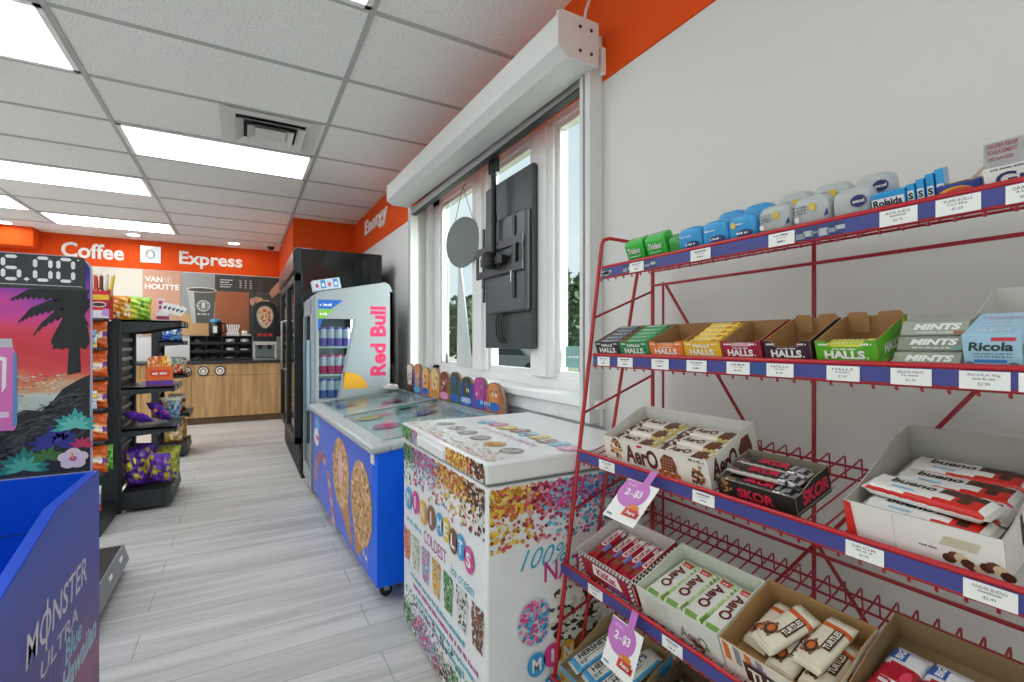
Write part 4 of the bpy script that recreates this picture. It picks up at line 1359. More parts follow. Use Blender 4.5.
# end shelf goods, in the gap between the display header and the upright
og = pal('#e0601f', '#f0a050', '#8a3fa0', '#f2e6d8')
for k, z in enumerate((.30, .50, .70, .89, 1.07)):
    bag('candy_bag', 'orange candy bag at the end of the nearer shelving, %s' % ('lowest, with a green bag', 'on the second shelf up', 'on the middle shelf', 'on the fourth shelf up', 'just below the top shelf')[k], 'candy bag', .15, .165, .05, wavy([og[0], og[1], og[3], og[2]], k), TR((-.802, 3.846, z + .0005)) @ RZ(.0), 'orange bags on the shelf end', seed=k)
for k, (z, hx, lb) in enumerate(((.10, '#9fb4d8', 'pale blue and red candy bag on the deck at the shelf end'), (.30, '#5fae3a', 'green candy bag beside the lowest orange bag'), (.70, '#c9d6e6', 'pale blue candy bag in front of the middle orange bag'), (1.07, '#7fa0d8', 'blue and yellow candy bag in front of the topmost orange bag'))):
    x, y = ((-.775, 3.70), (-.765, 3.88), (-.835, 3.79), (-.835, 3.795))[k]
    if z == .30:
        bag('candy_bag', lb, 'candy bag', .075, .16, .016, spots(pal(hx, '#8fd05a'), k), TR((-.748, 3.906, z + .0005)) @ RZ(-.08), seed=20 + k)
    elif z == .10:
        bag('candy_bag', lb, 'candy bag', .09, .15, .04, bands_(pal('#d8434f', hx, '#e9edf2'), (.3, .7)), TR((x, y, z + .001)) @ RZ(.2), seed=20 + k)
    else:
        bag('candy_bag', lb, 'candy bag', .085, .11, .02, spots(pal(hx, '#eef0f2', '#e8d060'), k, .5), TR((x + .025, 3.788, z + .0005)) @ RZ(.1), seed=20 + k)
# on top of the nearer unit
t = root('stick_carton', 'red carton with a yellow band holding snack sticks on top of the shelf end', 'carton', (-.765, 3.87, 1.251))
m = MB().box((-.05, -.05, .07), (.05, .05, .075), P('#c01f2c', .5))
for lo, hi in (((-.05, -.05, .0), (.05, -.047, .17)), ((-.05, .047, 0), (.05, .05, .19)), ((-.05, -.05, 0), (-.047, .05, .18)), ((.047, -.05, 0), (.05, .05, .18))):
    m.box(lo, hi, P('#cf2230', .5))
part('carton', m, t)
g = MB().flat([(-.049, .115), (.049, .115), (.049, .145), (-.049, .145)], (0, -.05, 0), (1, 0, 0), (0, 0, 1), P('#efc02f', .5), .0006)
g.disc(0, .085, .035, .016, (0, -.05, 0), (1, 0, 0), (0, 0, 1), PAPER, 18, .0008)
g.disc(0, .085, .031, .012, (0, -.05, 0), (1, 0, 0), (0, 0, 1), P('#3a2420', .5), 18, .0012)
g.flat([(-.049, .002), (.049, .002), (.049, .05), (-.049, .05)], (0, -.05, 0), (1, 0, 0), (0, 0, 1), P('#e6dbe6', .5), .0006)
g.flat([(.01, .02), (.049, .01), (.049, .06), (.02, .06)], (0, -.05, 0), (1, 0, 0), (0, 0, 1), P('#b98fd0', .5), .001)
part('print', g, t)
rng = random.Random(12)
TB = MW[t.name]
for k in range(10):
    x, y = -.036 + .018 * (k % 5), -.02 + .04 * (k // 5)
    hx, nm = (('#e08a2a', 'orange'), ('#7a2c22', 'dark red'), ('#e8c23a', 'yellow'), ('#c83a2c', 'red'), ('#e6dcc8', 'white'))[(k * 3) % 5]
    m = MB().box((-.006, -.004, 0), (.006, .004, .19), P(hx, .4)).box((-.007, -.001, .19), (.007, .001, .205), P('#d9d0c8', .4)).box((-.0062, -.0042, .06), (.0062, .0042, .10), P('#f0e6d0', .4))
    one('snack_stick', m, '%s snack stick in the red carton, %s from the left in the %s row' % (nm, ORD[k % 5], ('front', 'back')[k // 5]), 'snack stick', TB @ TR((x, y, .0755)) @ RY((x + .005) * 3.0) @ RX(rng.uniform(-.05, .05)), 'sticks in the red carton')
bag('chip_bag', 'orange and yellow snack bag on top of the shelving beside the red carton', 'snack bag', .11, .16, .05, spots(pal('#e8a02c', '#f0d060', '#c83a24', '#f4ead0'), 4, .5), TR((-.700, 4.03, 1.2505)), seed=31)
bag('chip_bag', 'lime green snack bag on top of the shelving', 'snack bag', .14, .165, .06, spots(pal('#8ec63a', '#c9e25a', '#e8d84a', '#5a9a2c'), 5, .5), TR((-.625, 4.19, 1.2545)) @ RZ(.25) @ RY(.03), seed=32)
t = root('card_carton', 'pink and white carton with fanned cards at the end of the top shelf', 'carton', TR((-.462, 4.12, 1.2505)))
m = MB().box((-.05, -.035, 0), (.02, .035, .06), P('#e9e4e6', .5)).box((-.05, .025, .06), (-.012, .035, .16), P('#e6dde2', .5))
m.box((-.0505, -.0355, .01), (.0205, -.035, .035), P('#a03058', .5))
part('carton', m, t, bev=.001)
g = MB()
for k in range(2):
    g.box((-.045, .0235, .085 + .035 * k), (-.018, .0248, .11 + .035 * k), P('#c23a6a', .5))
part('print', g, t)
for k in range(5):
    m = MB().box((-.018, -.0015, 0), (.018, .0015, .07), PAPER)
    m.flat([(-.012, .03), (.004, .022), (.012, .05), (-.002, .044)], (0, -.0016, 0), (1, 0, 0), (0, 0, 1), P('#4a4c6a', .5), .0006)
    part('card', m, t).matrix_local = TR((-.008 + .019 * k, -.03 + .006 * k, .0605 - .004 * k)) @ RY(.12 + .13 * k)
# second shelf of the nearer unit
t = root('candy_carton', 'orange carton with a purple foot heaped with candy on the nearer unit\'s upper shelf', 'carton', TR((-.497, 4.10, .8105)) @ RZ(.15))
m = MB().box((-.075, -.05, 0), (.075, .05, .004), P('#e2661e', .5))
for lo, hi in (((-.075, -.05, .0), (.075, -.047, .13)), ((-.075, .047, 0), (.075, .05, .16)), ((-.075, -.05, 0), (-.072, .05, .14)), ((.072, -.05, 0), (.075, .05, .14))):
    m.box(lo, hi, P('#e2661e', .5))
part('carton', m, t)
g = MB().flat([(-.074, .002), (.074, .002), (.074, .035), (-.074, .035)], (0, -.05, 0), (1, 0, 0), (0, 0, 1), P('#6a3a9a', .5), .0006)
g.flat([(-.055, .065), (.055, .06), (.058, .10), (-.05, .105)], (0, -.05, 0), (1, 0, 0), (0, 0, 1), P('#d8401f', .5), .0008).scrawl((-.04, -.05, .075), (1, 0, 0), (0, 0, 1), .08, .018, PAPER, 31, lift=.0012)
part('print', g, t)
TB = MW[t.name]
rng = random.Random(8)
for k in range(8):
    hx, nm = (('#e8862a', 'orange'), ('#f0c040', 'yellow'), ('#e05a2c', 'red-orange'), ('#f0e2c0', 'cream'))[k % 4]
    x, y = (-.036, .020, -.012, .038)[k % 4], -.038 + .0106 * k
    bag('candy_packet', '%s candy packet heaped in the orange carton, %s from the front' % (nm, ORD[k]), 'candy packet', .060, .09, .008, spots(pal(hx, '#f4e6c0', '#e05020'), k, .35), TB @ TR((x, y, .0905 + .010 * (k % 3))) @ RY(rng.uniform(-.03, .03)), 'packets in the orange carton', 8, 10, .0006, seed=k)
part('filler', MB().box((-.07, -.045, .004), (.07, .045, .088), P('#c8641e', .6)), t)
# third shelf
pp = pal('#5a2ca8', '#7a4ac8', '#d8508a', '#f0a040', '#3a1c80')
bag('chip_bag', 'purple and pink snack bag lying towards the left on the middle shelf', 'snack bag', .10, .17, .045, spots(pp, 11, .4), TR((-.545, 4.08, .572)) @ RZ(-.9) @ RX(1.15), seed=41)
bag('chip_bag', 'purple and pink snack bag leaning up behind the lying one on the middle shelf', 'snack bag', .10, .18, .045, spots(pp, 12, .4), TR((-.465, 4.17, .562)) @ RZ(-.6) @ RX(.75), seed=42)
bag('chip_bag', 'pale blue snack bag at the right end of the middle shelf', 'snack bag', .09, .13, .04, spots(pal('#9fc4d8', '#e6eef2', '#5a8cc0'), 13, .4), TR((-.448, 4.36, .5425)) @ RZ(.2), seed=43)
# base deck
tk = pal('#5c2a9c', '#7a3fc0', '#e8d24a', '#3f1a78', '#c9b03a')
for k, (x, y, rz, rx, lb) in enumerate(((-.612, 4.06, .06, .12, 'big purple chip bag nearest the post on the base deck'), (-.480, 4.06, -.16, .42, 'big purple chip bag slumped forward in the middle of the base deck'), (-.61, 4.18, .1, .05, 'big purple chip bag standing behind the one nearest the post'), (-.61, 4.31, -.05, .05, 'big purple chip bag at the back against the slats'))):
    bag('chip_bag', lb, 'chip bag', .125, .24, .075, spots(tk, 50 + k, .38), TR((x, y, .1475)) @ RZ(rz) @ RX(rx) @ RY((-.05, .06, -.04, .05)[k]), 'purple chip bags on the base deck', seed=60 + k)
yg = pal('#b3b53a', '#d6d44a', '#7f8a2a', '#5c2a9c')
for k, (x, y, lb) in enumerate(((-.47, 4.18, 'yellow green chip bag right behind the slumped purple one on the base deck'), (-.47, 4.28, 'yellow green chip bag farther along the base deck'), (-.47, 4.38, 'farthest yellow green chip bag on the base deck'))):
    bag('chip_bag', lb, 'chip bag', .125, .20, .06, spots(yg, 70 + k, .4), TR((x, y, .140)) @ RZ(.12) @ RX(.10) @ RY(.05), 'yellow green chip bags on the base deck', seed=80 + k)
# farther unit
for args in (
    ('blue chip bag on the top shelf of the farther unit, near end', '#2f6ac8', '#6fb0e6', .15, .14, (-.60, 5.74, 1.121), 0),
    ('blue chip bag behind the first on the top shelf of the farther unit', '#2a50b0', '#7fc0ea', .15, .15, (-.60, 5.90, 1.121), 0),
    ('pale green and white packet on the farther unit\'s second shelf', '#c9d8c0', '#e9ece4', .14, .16, (-.58, 5.80, .801), 0),
    ('white packet hanging over the edge of the farther unit\'s second shelf', '#dfe2e4', '#b9c2c8', .10, .15, (-.54, 5.95, .801), .2),
    ('red and yellow candy bag at the near end of the farther unit\'s second shelf', '#d83a2c', '#f0c83a', .09, .09, (-.525, 5.685, .801), .2),
    ('cream bag with red bands, lower left on the farther unit\'s third shelf', '#e6dcc8', '#b8433a', .17, .15, (-.60, 5.74, .421), 0),
    ('cream bag with red bands behind the first on the farther unit\'s third shelf', '#e6dcc8', '#a8382f', .15, .17, (-.57, 5.90, .421), 0),
    ('yellow snack bag at the near end of the farther base deck', '#e0a83a', '#f0d070', .15, .17, (-.58, 5.73, .136), .1),
    ('yellow snack bag in the middle of the farther base deck', '#d8982c', '#f4dc80', .15, .18, (-.565, 5.85, .136), .1),
    ('yellow snack bag at the back of the farther base deck', '#e6b44a', '#d87a2a', .15, .19, (-.565, 5.97, .136), .1)):
    lb, c1, c2, w, h, loc, rz = args
    bag('chip_bag', lb, 'snack bag', w, h, .06, spots(pal(c1, c2, '#f0ece0'), len(lb), .45) if 'cream' not in lb else bands_(pal(c2, c1, c2, c1), (.15, .5, .68)), TR(loc) @ RZ(rz), 'bags on the farther unit', seed=len(lb))

# ================================================================== COFFEE WALL
def panel(name, label, cat, x0, x1, z0, z1, hx, d=.008, fn=None):
    t = root(name, label, cat, ((x0 + x1) / 2, YB - .006, z0))
    part('board', MB().box((x0, YB - .006 - d, z0), (x1, YB - .0062, z1), P(hx, .6, noise=.08, scale=2)), t, True)
    if fn:
        g = MB()
        fn(g, (0, YB - .006 - d, 0))
        part('print', g, t, True)
R1, U1 = (1, 0, 0), (0, 0, 1)
panel('wall_panel', 'plain cream wall panel left of the copper brand panel', 'wall panel', -1.75, -1.19, 1.20, 2.11, '#d6cfc0')
def _vh(g, O):
    g.text('VAN', (-1.165, O[1], 1.945), R1, U1, .20, .075, PAPER, .03, lift=.001)
    g.text('HOUTTE', (-1.165, O[1], 1.845), R1, U1, .39, .075, PAPER, .03, lift=.001)
    g.disc(-.90, 1.983, .045, .045, O, R1, U1, P('#d9c0b0', .5), 20, .001)
    g.disc(-.90, 1.983, .034, .034, O, R1, U1, P('#b98870', .5), 18, .0014)
    g.disc(-.90, 1.983, .018, .025, O, R1, U1, P('#d9c0b0', .5), 12, .0018)
panel('wall_panel', 'peach coloured wall panel with white brand lettering', 'wall panel', -1.187, -.757, 1.20, 2.105, '#c8977c', fn=_vh)
def _cup(g, O):
    g.flat([(-.754, 1.21), (-.346, 1.21), (-.346, 1.47), (-.42, 1.44), (-.60, 1.49), (-.754, 1.54)], O, R1, U1, P('#c9a06a', .6, noise=.15, scale=10), .0008)
    g.flat([(-.62, 1.385), (-.37, 1.385), (-.335, 1.86), (-.68, 1.86)], O, R1, U1, P('#55584f', .5), .0016)
    g.flat([(-.62, 1.385), (-.575, 1.385), (-.60, 1.86), (-.68, 1.86)], O, R1, U1, P('#b9bcb6', .5), .0018)
    g.disc(-.507, 1.865, .185, .038, O, R1, U1, P('#d9d8d0', .5), 26, .0022)
    g.disc(-.507, 1.862, .168, .028, O, R1, U1, P('#4a4640', .5), 26, .0026)
    g.disc(-.485, 1.635, .082, .082, O, R1, U1, P('#d4d4cc', .5), 26, .0022)
    g.disc(-.485, 1.635, .070, .070, O, R1, U1, P('#5c5f57', .5), 26, .0026)
    for k in range(10):
        a = 2 * PI * k / 10
        g.disc(-.485 + .054 * math.cos(a), 1.635 + .054 * math.sin(a), .009, .009, O, R1, U1, P('#d4d4cc', .5), 8, .003)
    g.flat([(-.505, 1.60), (-.465, 1.60), (-.46, 1.65), (-.475, 1.69), (-.50, 1.68), (-.51, 1.64)], O, R1, U1, P('#d4d4cc', .5), .003)
    g.scrawl((-.56, O[1], 1.505), R1, U1, .15, .025, P('#d4d4cc', .5), 33, lift=.003)
panel('wall_panel', 'wall panel picturing a grey paper coffee cup', 'wall panel', -.753, -.346, 1.20, 2.10, '#9a9c9a', fn=_cup)
def _menu(g, O):
    for k in range(4):
        g.scrawl((-.28, O[1], 2.02 - .034 * k), R1, U1, (.16, .12, .15, .13)[k], .016, PAPER, 40 + k, lift=.001)
        for j in range(3):
            g.scrawl((-.03 + .066 * j, O[1], 2.02 - .034 * k), R1, U1, .026, .015, PAPER, 50 + k * 3 + j, lift=.001)
panel('menu_board', 'dark menu board with tiny white prices above the copper panel', 'menu board', -.344, .178, 1.86, 2.10, '#3a3b38', fn=_menu)
panel('wall_panel', 'plain copper brown wall panel below the menu board', 'wall panel', -.344, .09, 1.20, 1.856, '#a8643f')
panel('wall_panel', 'plain dark wall panel between the menu board and the bulkhead', 'wall panel', .181, .497, 1.86, 2.10, '#3d3e3a')
def _hand(g, O):
    sk = P('#c9987c', .6)
    g.flat([(.36, 1.86), (.38, 1.90), (.45, 2.0), (.55, 2.09), (.55, 1.93), (.46, 1.84), (.40, 1.79)], O, R1, U1, sk, .001)
    for k in range(5):
        g.disc(.14 + .05 * k, 1.72 + .025 * math.sin(k * 1.3), .04, .06, O, R1, U1, P('#c08e70' if k % 2 else '#cfa184', .6), 12, .0012 + k * 1e-4)
    for k in range(26):
        g.disc(.16 + .013 * k, 1.66 + .04 * math.sin(k * 2.1), .016, .02, O, R1, U1, P(('#5a3a26', '#7a4f30', '#3c281c')[k % 3], .6), 8, .0022 + k * 1e-5)
panel('wall_panel', 'dark wall panel picturing a hand over coffee beans, behind the machine', 'wall panel', .094, .56, 1.20, 1.858, '#4a4a42', fn=_hand)

def letters(word, label, x0, z0, w, h, O, R, hx='#efece6'):
    R = Vector(R)
    g = MB()
    O = Vector(O)
    nrm = R.cross(Vector((0, 0, 1)))
    for k in range(4):
        g.text(word, O + nrm * (.002 + .003 * k), R, U1, w, h, P(hx, .5), .02)
    o = one('wall_lettering', g, label, 'lettering')
    return o
# solid letters: front faces plus swept sides
def solid_text(word, label, O, R, w, h, depth=.012, hx='#efece6', cat='lettering'):
    R = Vector(R).normalized()
    U = Vector((0, 0, 1))
    N = R.cross(U)
    vs, fs = glyphs(word, .025, 0)
    m = MB()
    O = Vector(O)
    mat_ = P(hx, .5)
    A = [m.p(O + R * (x * w) + U * (y * h)) for x, y in vs]
    B = [m.p(O + R * (x * w) + U * (y * h) + N * depth) for x, y in vs]
    cnt = {}
    for f in fs:
        m.face([B[i] for i in f], mat_)
        m.face([A[i] for i in reversed(f)], mat_)
        for i in range(len(f)):
            a, b = f[i], f[(i + 1) % len(f)]
            cnt[(a, b)] = cnt.get((a, b), 0) + 1
    for (a, b) in cnt:
        if (b, a) not in cnt:
            m.face((A[a], A[b], B[b], B[a]), mat_)
    return one('wall_lettering', m, label, cat)
solid_text('Coffee', 'white raised wall letters spelling Coffee', (-2.03, YB - .0065, 2.21), (1, 0, 0), .64, .20)
solid_text('Express', 'white raised wall letters spelling Express', (-.775, YB - .0065, 2.165), (1, 0, 0), .78, .235)
solid_text('Energy', 'white raised wall letters spelling Energy by the bulkhead', (XW - .0065, 5.41, 2.222), (0, -1, 0), .92, .20)
t = root('logo_plaque', 'square silver plaque with a round emblem between the two words', 'plaque', (-1.10, YB - .006, 2.205))
part('plate', MB().box((-1.215, YB - .02, 2.205), (-.985, YB - .0065, 2.435), P('#b9c0c4', .35, .5)), t, True, bev=.002)
g = MB()
g.disc(-1.10, 2.32, .075, .085, (0, YB - .02, 0), R1, U1, P('#d9dee0', .5), 24, .0008)
g.disc(-1.10, 2.32, .055, .065, (0, YB - .02, 0), R1, U1, P('#9aa5aa', .5), 22, .0012)
g.flat([(-1.13, 2.28), (-1.08, 2.275), (-1.07, 2.33), (-1.09, 2.375), (-1.12, 2.365), (-1.135, 2.32)], (0, YB - .02, 0), R1, U1, P('#dfe4e6', .5), .0016)
for k in range(3):
    g.scrawl((-1.20, YB - .02, 2.225 + .016 * k), R1, U1, .20, .008, P('#d9dee0', .5), 70 + k, lift=.001)
part('print', g, t, True)

# counter
t = root('coffee_counter', 'wood laminate coffee counter with three round waste holes', 'counter', (-.7, 7.98, 0))
KX0, KX1, KY = -2.2, .50, 7.72
part('carcass', MB().box((KX0, KY + .02, .09), (KX1, YB - .02, .82), WOODM), t, True)
part('toe_kick', MB().box((KX0, KY + .05, 0), (KX1, KY + .07, .09), P('#6a5238', .6)), t, True)
part('countertop', MB().box((KX0, KY - .02, .82), (KX1, YB - .016, .852), P('#3a3836', .4)), t, True, bev=.004)
dw = .545
for k in range(5):
    x0 = KX1 - dw * (k + 1) + .003
    x1 = x0 + dw - .006
    part('door', MB().box((x0, KY, .095), (x1, KY + .019, .655), WOODM), t, True, bev=.002)
    part('top_panel', MB().box((x0, KY, .661), (x1, KY + .019, .815), WOODM), t, True, bev=.002)
for x in (-.65, -.455, -.26):
    m = MB().lathe([(.055, KY - .0), (.066, KY - .001), (.066, KY - .010), (.058, KY - .012), (.054, KY - .006)], P('#1b1c1e', .35), 26, (x, 0, .722), 'y', cap=False)
    wh = part('waste_hole', m, t, True)
    part('rim', MB().lathe([(.034, KY - .003), (.053, KY - .003), (.053, KY - .011), (.046, KY - .015), (.038, KY - .013), (.034, KY - .006)], P('#efebe2', .35), 26, (x, 0, .722), 'y', cap=False), wh, True)
    part('flap', MB().lathe([(.0, KY - .002), (.0335, KY - .002), (.0335, KY - .004)], P('#2c2a28', .5), 22, (x, 0, .722), 'y').lathe([(.0, KY - .004), (.026, KY - .004), (.024, KY - .014), (.012, KY - .018)], P('#f4efe2', .4), 18, (x, 0, .718), 'y'), wh, True)
# organisers
def organiser(x0, x1, label):
    t = root('lid_organiser', label, 'organiser', ((x0 + x1) / 2, 7.95, .8525))
    y0, y1, z0, z1 = 7.85, 8.10, .8525, 1.20
    m = MB().box((x0, y1 - .01, z0), (x1, y1, z1), BLACK)
    for z in (z0, .965, 1.08, z1 - .008):
        m.box((x0, y0, z), (x1, y1, z + .008), BLACK)
    for x in (x0, (x0 + x1) / 2 - .004, x1 - .008):
        m.box((x, y0, z0), (x + .008, y1, z1), BLACK)
    part('rack', m, t, True)
    for z in (z0 + .008, .973, 1.088):
        for x in (x0 + .008, (x0 + x1) / 2 + .004):
            part('retainer', MB().box((x, y0 - .003, z), (x + (x1 - x0) / 2 - .012, y0, z + .028), P('#232427', .3)), t, True)
    return (x0, x1)
organiser(-.62, -.245, 'black lid organiser nearer the shelves, with dark cups')
organiser(-.24, .125, 'black lid organiser beside the machine, with white cups and cutlery')
def stack(name, label, x, y, z, r, h, hx, cat):
    m = MB()
    n = max(2, int(h / .012))
    pr = [(r * .75, 0)]
    for k in range(n):
        pr += [(r, h * (k + .2) / n), (r * .96, h * (k + .9) / n)]
    pr.append((r * .5, h))
    m.lathe(pr, P(hx, .45), 18)
    one(name, m, label, cat, TR((x, y, z)), 'lids and cups in the organisers')
for k, (x, z, h, hx, lb) in enumerate((
    (-.525, .861, .05, '#2e2f31', 'dark lid stack, bottom left of the nearer organiser'), (-.335, .861, .05, '#2e2f31', 'dark lid stack, bottom right of the nearer organiser'),
    (-.525, .9735, .05, '#3a3b3d', 'dark lid stack, middle left of the nearer organiser'), (-.335, .9735, .04, '#2e2f31', 'dark lid stack, middle right of the nearer organiser'),
    (-.525, 1.0885, .06, '#3a3b3d', 'dark lid stack, top left of the nearer organiser'),
    (-.145, .861, .045, '#8d9296', 'grey lid stack, bottom left of the organiser by the machine'), (.035, .861, .04, '#5a5e62', 'dark grey lid stack, bottom right of the organiser by the machine'),
    (-.145, .9735, .06, '#d9dbdc', 'white lid stack, middle left of the organiser by the machine'), (.035, .9735, .045, '#dcdedf', 'white lid stack, middle right of the organiser by the machine'),
    (-.145, 1.0885, .07, '#d9dbdc', 'white cup stack, top left of the organiser by the machine'), (.035, 1.0885, .07, '#dcdcd8', 'white cup stack, top right of the organiser by the machine'))):
    stack('lid_stack', lb, x, 7.93, z, .06, h, hx, 'lids')
t = root('cutlery_caddy', 'white caddy of white plastic cutlery on the organiser beside the machine', 'caddy', (-.110, 7.95, 1.2005))
part('caddy', MB().box((-.08, -.05, 0), (.08, .05, .05), P('#dcdcd8', .5)), t, bev=.004)
for k in range(6):
    part('utensil', MB().box((-.008, -.002, 0), (.008, .002, .12), PAPER), t).matrix_local = TR((-.05 + .02 * k, .0, .045)) @ RY(-.22 + .09 * k)
t = root('napkin_tray', 'white tray of folded napkins at the right end of the organiser', 'tray', (.048, 7.95, 1.2005))
part('tray', MB().box((-.06, -.05, 0), (.070, .05, .03), P('#d0cfca', .5)), t, bev=.004)
part('napkin', MB().box((-.05, -.04, .03), (.02, .04, .075), PAPER), t, bev=.01)
t = root('coffee_thermos', 'black coffee thermos with a blue lid and a white label on the nearer organiser', 'thermos', (-.325, 7.95, 1.2005))
part('body', MB().lathe([(.075, 0), (.08, .01), (.082, .17), (.07, .195)], P('#1a1b1d', .3), 24), t)
part('lid', MB().lathe([(.06, .195), (.066, .20), (.064, .225), (.03, .24)], P('#4aa3d8', .35), 22).box((-.018, -.095, .19), (.018, -.05, .22), P('#4aa3d8', .35)), t)
part('handle', MB().tube([(.07, 0, .18), (.115, 0, .17), (.115, 0, .06), (.08, 0, .04)], .011, P('#1a1b1d', .3), 8), t)
part('label', MB().box((-.024, -.0845, .04), (.024, -.080, .135), P('#dfe4d8', .5)), t)
t = root('hot_drink_machine', 'black hot drink machine with an oval colour picture and red buttons', 'drink machine', (.29, 7.95, .8525))
BM = P('#222426', .3)
part('tower', MB().prism([(-.15, .27), (-.155, .60), (-.13, .80), (-.06, .845), (.06, .845), (.13, .80), (.155, .60), (.15, .27)], lambda u, v, s: (u, s, v), -.14, .20, BM), t, bev=.008)
part('base', MB().box((-.15, .06, 0), (.15, .20, .27), STEEL).box((-.15, -.16, 0), (.15, .06, .035), STEEL).box((-.15, -.14, .22), (.15, .06, .27), P('#d0cec4', .4)).box((-.15, -.14, .03), (-.125, .06, .23), P('#d0cec4', .4)).box((.125, -.14, .03), (.15, .06, .23), P('#d0cec4', .4)), t, bev=.003)
g = MB()
Om = (0, -.14, 0)
g.flat([(.11 * math.sin(a) * (1 + .18 * math.cos(a)), .62 + .165 * math.cos(a)) for a in [-2 * PI * k / 30 for k in range(30)]], Om, R1, U1, P('#8a8d8f', .4, .4), .001)
g.flat([(.10 * math.sin(a) * (1 + .18 * math.cos(a)), .62 + .152 * math.cos(a)) for a in [-2 * PI * k / 30 for k in range(30)]], Om, R1, U1, P('#d9c49a', .4), .0016)
rng = random.Random(4)
for k in range(60):
    a, q = rng.uniform(0, 2 * PI), math.sqrt(rng.random()) * .85
    g.disc(.09 * q * math.cos(a) * (1.05 + .12 * math.sin(a)), .62 + .13 * q * math.sin(a), .012, .015, Om, R1, U1, P(rng.choice(('#c22f3a', '#d8505a', '#e0b04a', '#8a9a4a', '#e9d9c0') if q * math.sin(a) > -.1 else ('#b81f2c', '#d02f3c', '#e9e0d8')), .4), 7, .0022 + k * 1e-5)
part('picture', g, t)
for k in range(3):
    part('button', MB().box((-.095 + .07 * k, -.149, .345), (-.045 + .07 * k, -.1395, .385), P('#c22a36', .35)), t, bev=.003)
for x in (-.06, .06):
    part('nozzle', MB().lathe([(.012, .16), (.03, .19), (.03, .225)], P('#1a1b1d', .4), 14, (x, -.06, 0)), t)
part('drip_tray', MB().box((-.12, -.15, .0355), (.12, .04, .045), P('#2a2c2e', .4)), t)
# ================================================================== RED WIRE CANDY RACK
RDK = P('#a01020', .35, coat=.2)
RBR = P('#b8121f', .3, coat=.25)
BAND = P('#41468c', .45)
SHELF = {1: (.90, 1.31, .29), 2: (.88, 1.064, .29), 3: (.84, .795, .27), 4: (.79, .487, .36), 5: (.745, .19, .36)}
RY0, RY1 = .10, 1.10
rack = root('candy_rack', 'red wire candy rack with five tilted shelves standing against the window wall', 'display rack', (.95, .6, 0))
fp = lambda z: .726 + z * .1375
def frame_end(y):
    m = MB()
    m.tube([(fp(0), y, 0), (fp(.7), y, .7), (fp(1.385), y, 1.385), (fp(1.405) + .004, y, 1.400), (.945, y, 1.408), (1.10, y, 1.405), (1.118, y, 1.40), (1.12, y, 1.38), (1.12, y, 0)], .0058, RBR, 8)
    part('end_post', m, rack, True, angle=60)
    part('end_post', MB().tube([(.80, y, 0), (.869, y, .365), (.962, y, .855), (1.045, y, 1.265), (1.06, y, 1.33)], .005, RBR, 8), rack, True, angle=60)
    for za, zb in ((1.172, 1.262), (.90, 1.0), (.63, .74), (.33, .45)):
        part('rung', MB().tube([(fp(za), y, za), (1.12, y, zb)], .0036, RDK, 6), rack, True, angle=60)
frame_end(RY1 + .006)
frame_end(RY0 - .006)
for y, r in ((1.065, .0036), (.619, .0048), (.135, .0036)):
    part('back_post', MB().tube([(1.122, y, 0), (1.122, y, 1.40 if r > .004 else 1.285)], r, RDK, 8), rack, True, angle=60)
for z in (1.278, .632):
    part('back_rail', MB().tube([(1.115, RY0 - .006, z), (1.115, RY1 + .006, z)], .0042, RDK, 6), rack, True, angle=60)
for ya, za, yb, zb in ((1.06, 1.275, .622, .645), (.16, 1.275, .614, .645), (.622, .645, 1.06, .05), (.614, .645, .16, .05)):
    part('back_brace', MB().tube([(1.13, ya, za), (1.13, yb, zb)], .0042, RDK, 6), rack, True, angle=60)
TAGS = {1: [(630, 644, ()), (691, 711, ()), (769, 795, ()), (880, 918, ('ROLAIDS', '$2.79')), (936, 981.5, ('TUMS ROLLS', '$1.69')), (1006, 1046, ('GRAVOL', '$6.99'))],
        2: [(598, 610, ()), (618, 633, ()), (652, 669, ()), (687, 707, ()), (727, 750, ()), (767, 794, ('HALLS', '$1.69')), (827, 860, ('HALLS', '$1.69')), (891, 932, ('BREATH MINTS', '$3.39')), (959.5, 1011, ('RICOLA 45g', '$2.99')), (1019, 1060, ())],
        3: [(599.5, 615, ()), (693, 715, ()), (846, 884.5, ('SKOR', '$1.99')), (963.6, 1018.5, ('KINDER BUENO', '$2.49'))],
        4: [(588.5, 603, ()), (662.6, 683, ()), (745, 769, ())], 5: []}
_th = math.atan(270 / 484)
def rail_y(u, x):            # where along the rail a label sits
    a = (u - 512) / 484
    return x * (math.cos(_th) - a * math.sin(_th)) / (a * math.cos(_th) + math.sin(_th))
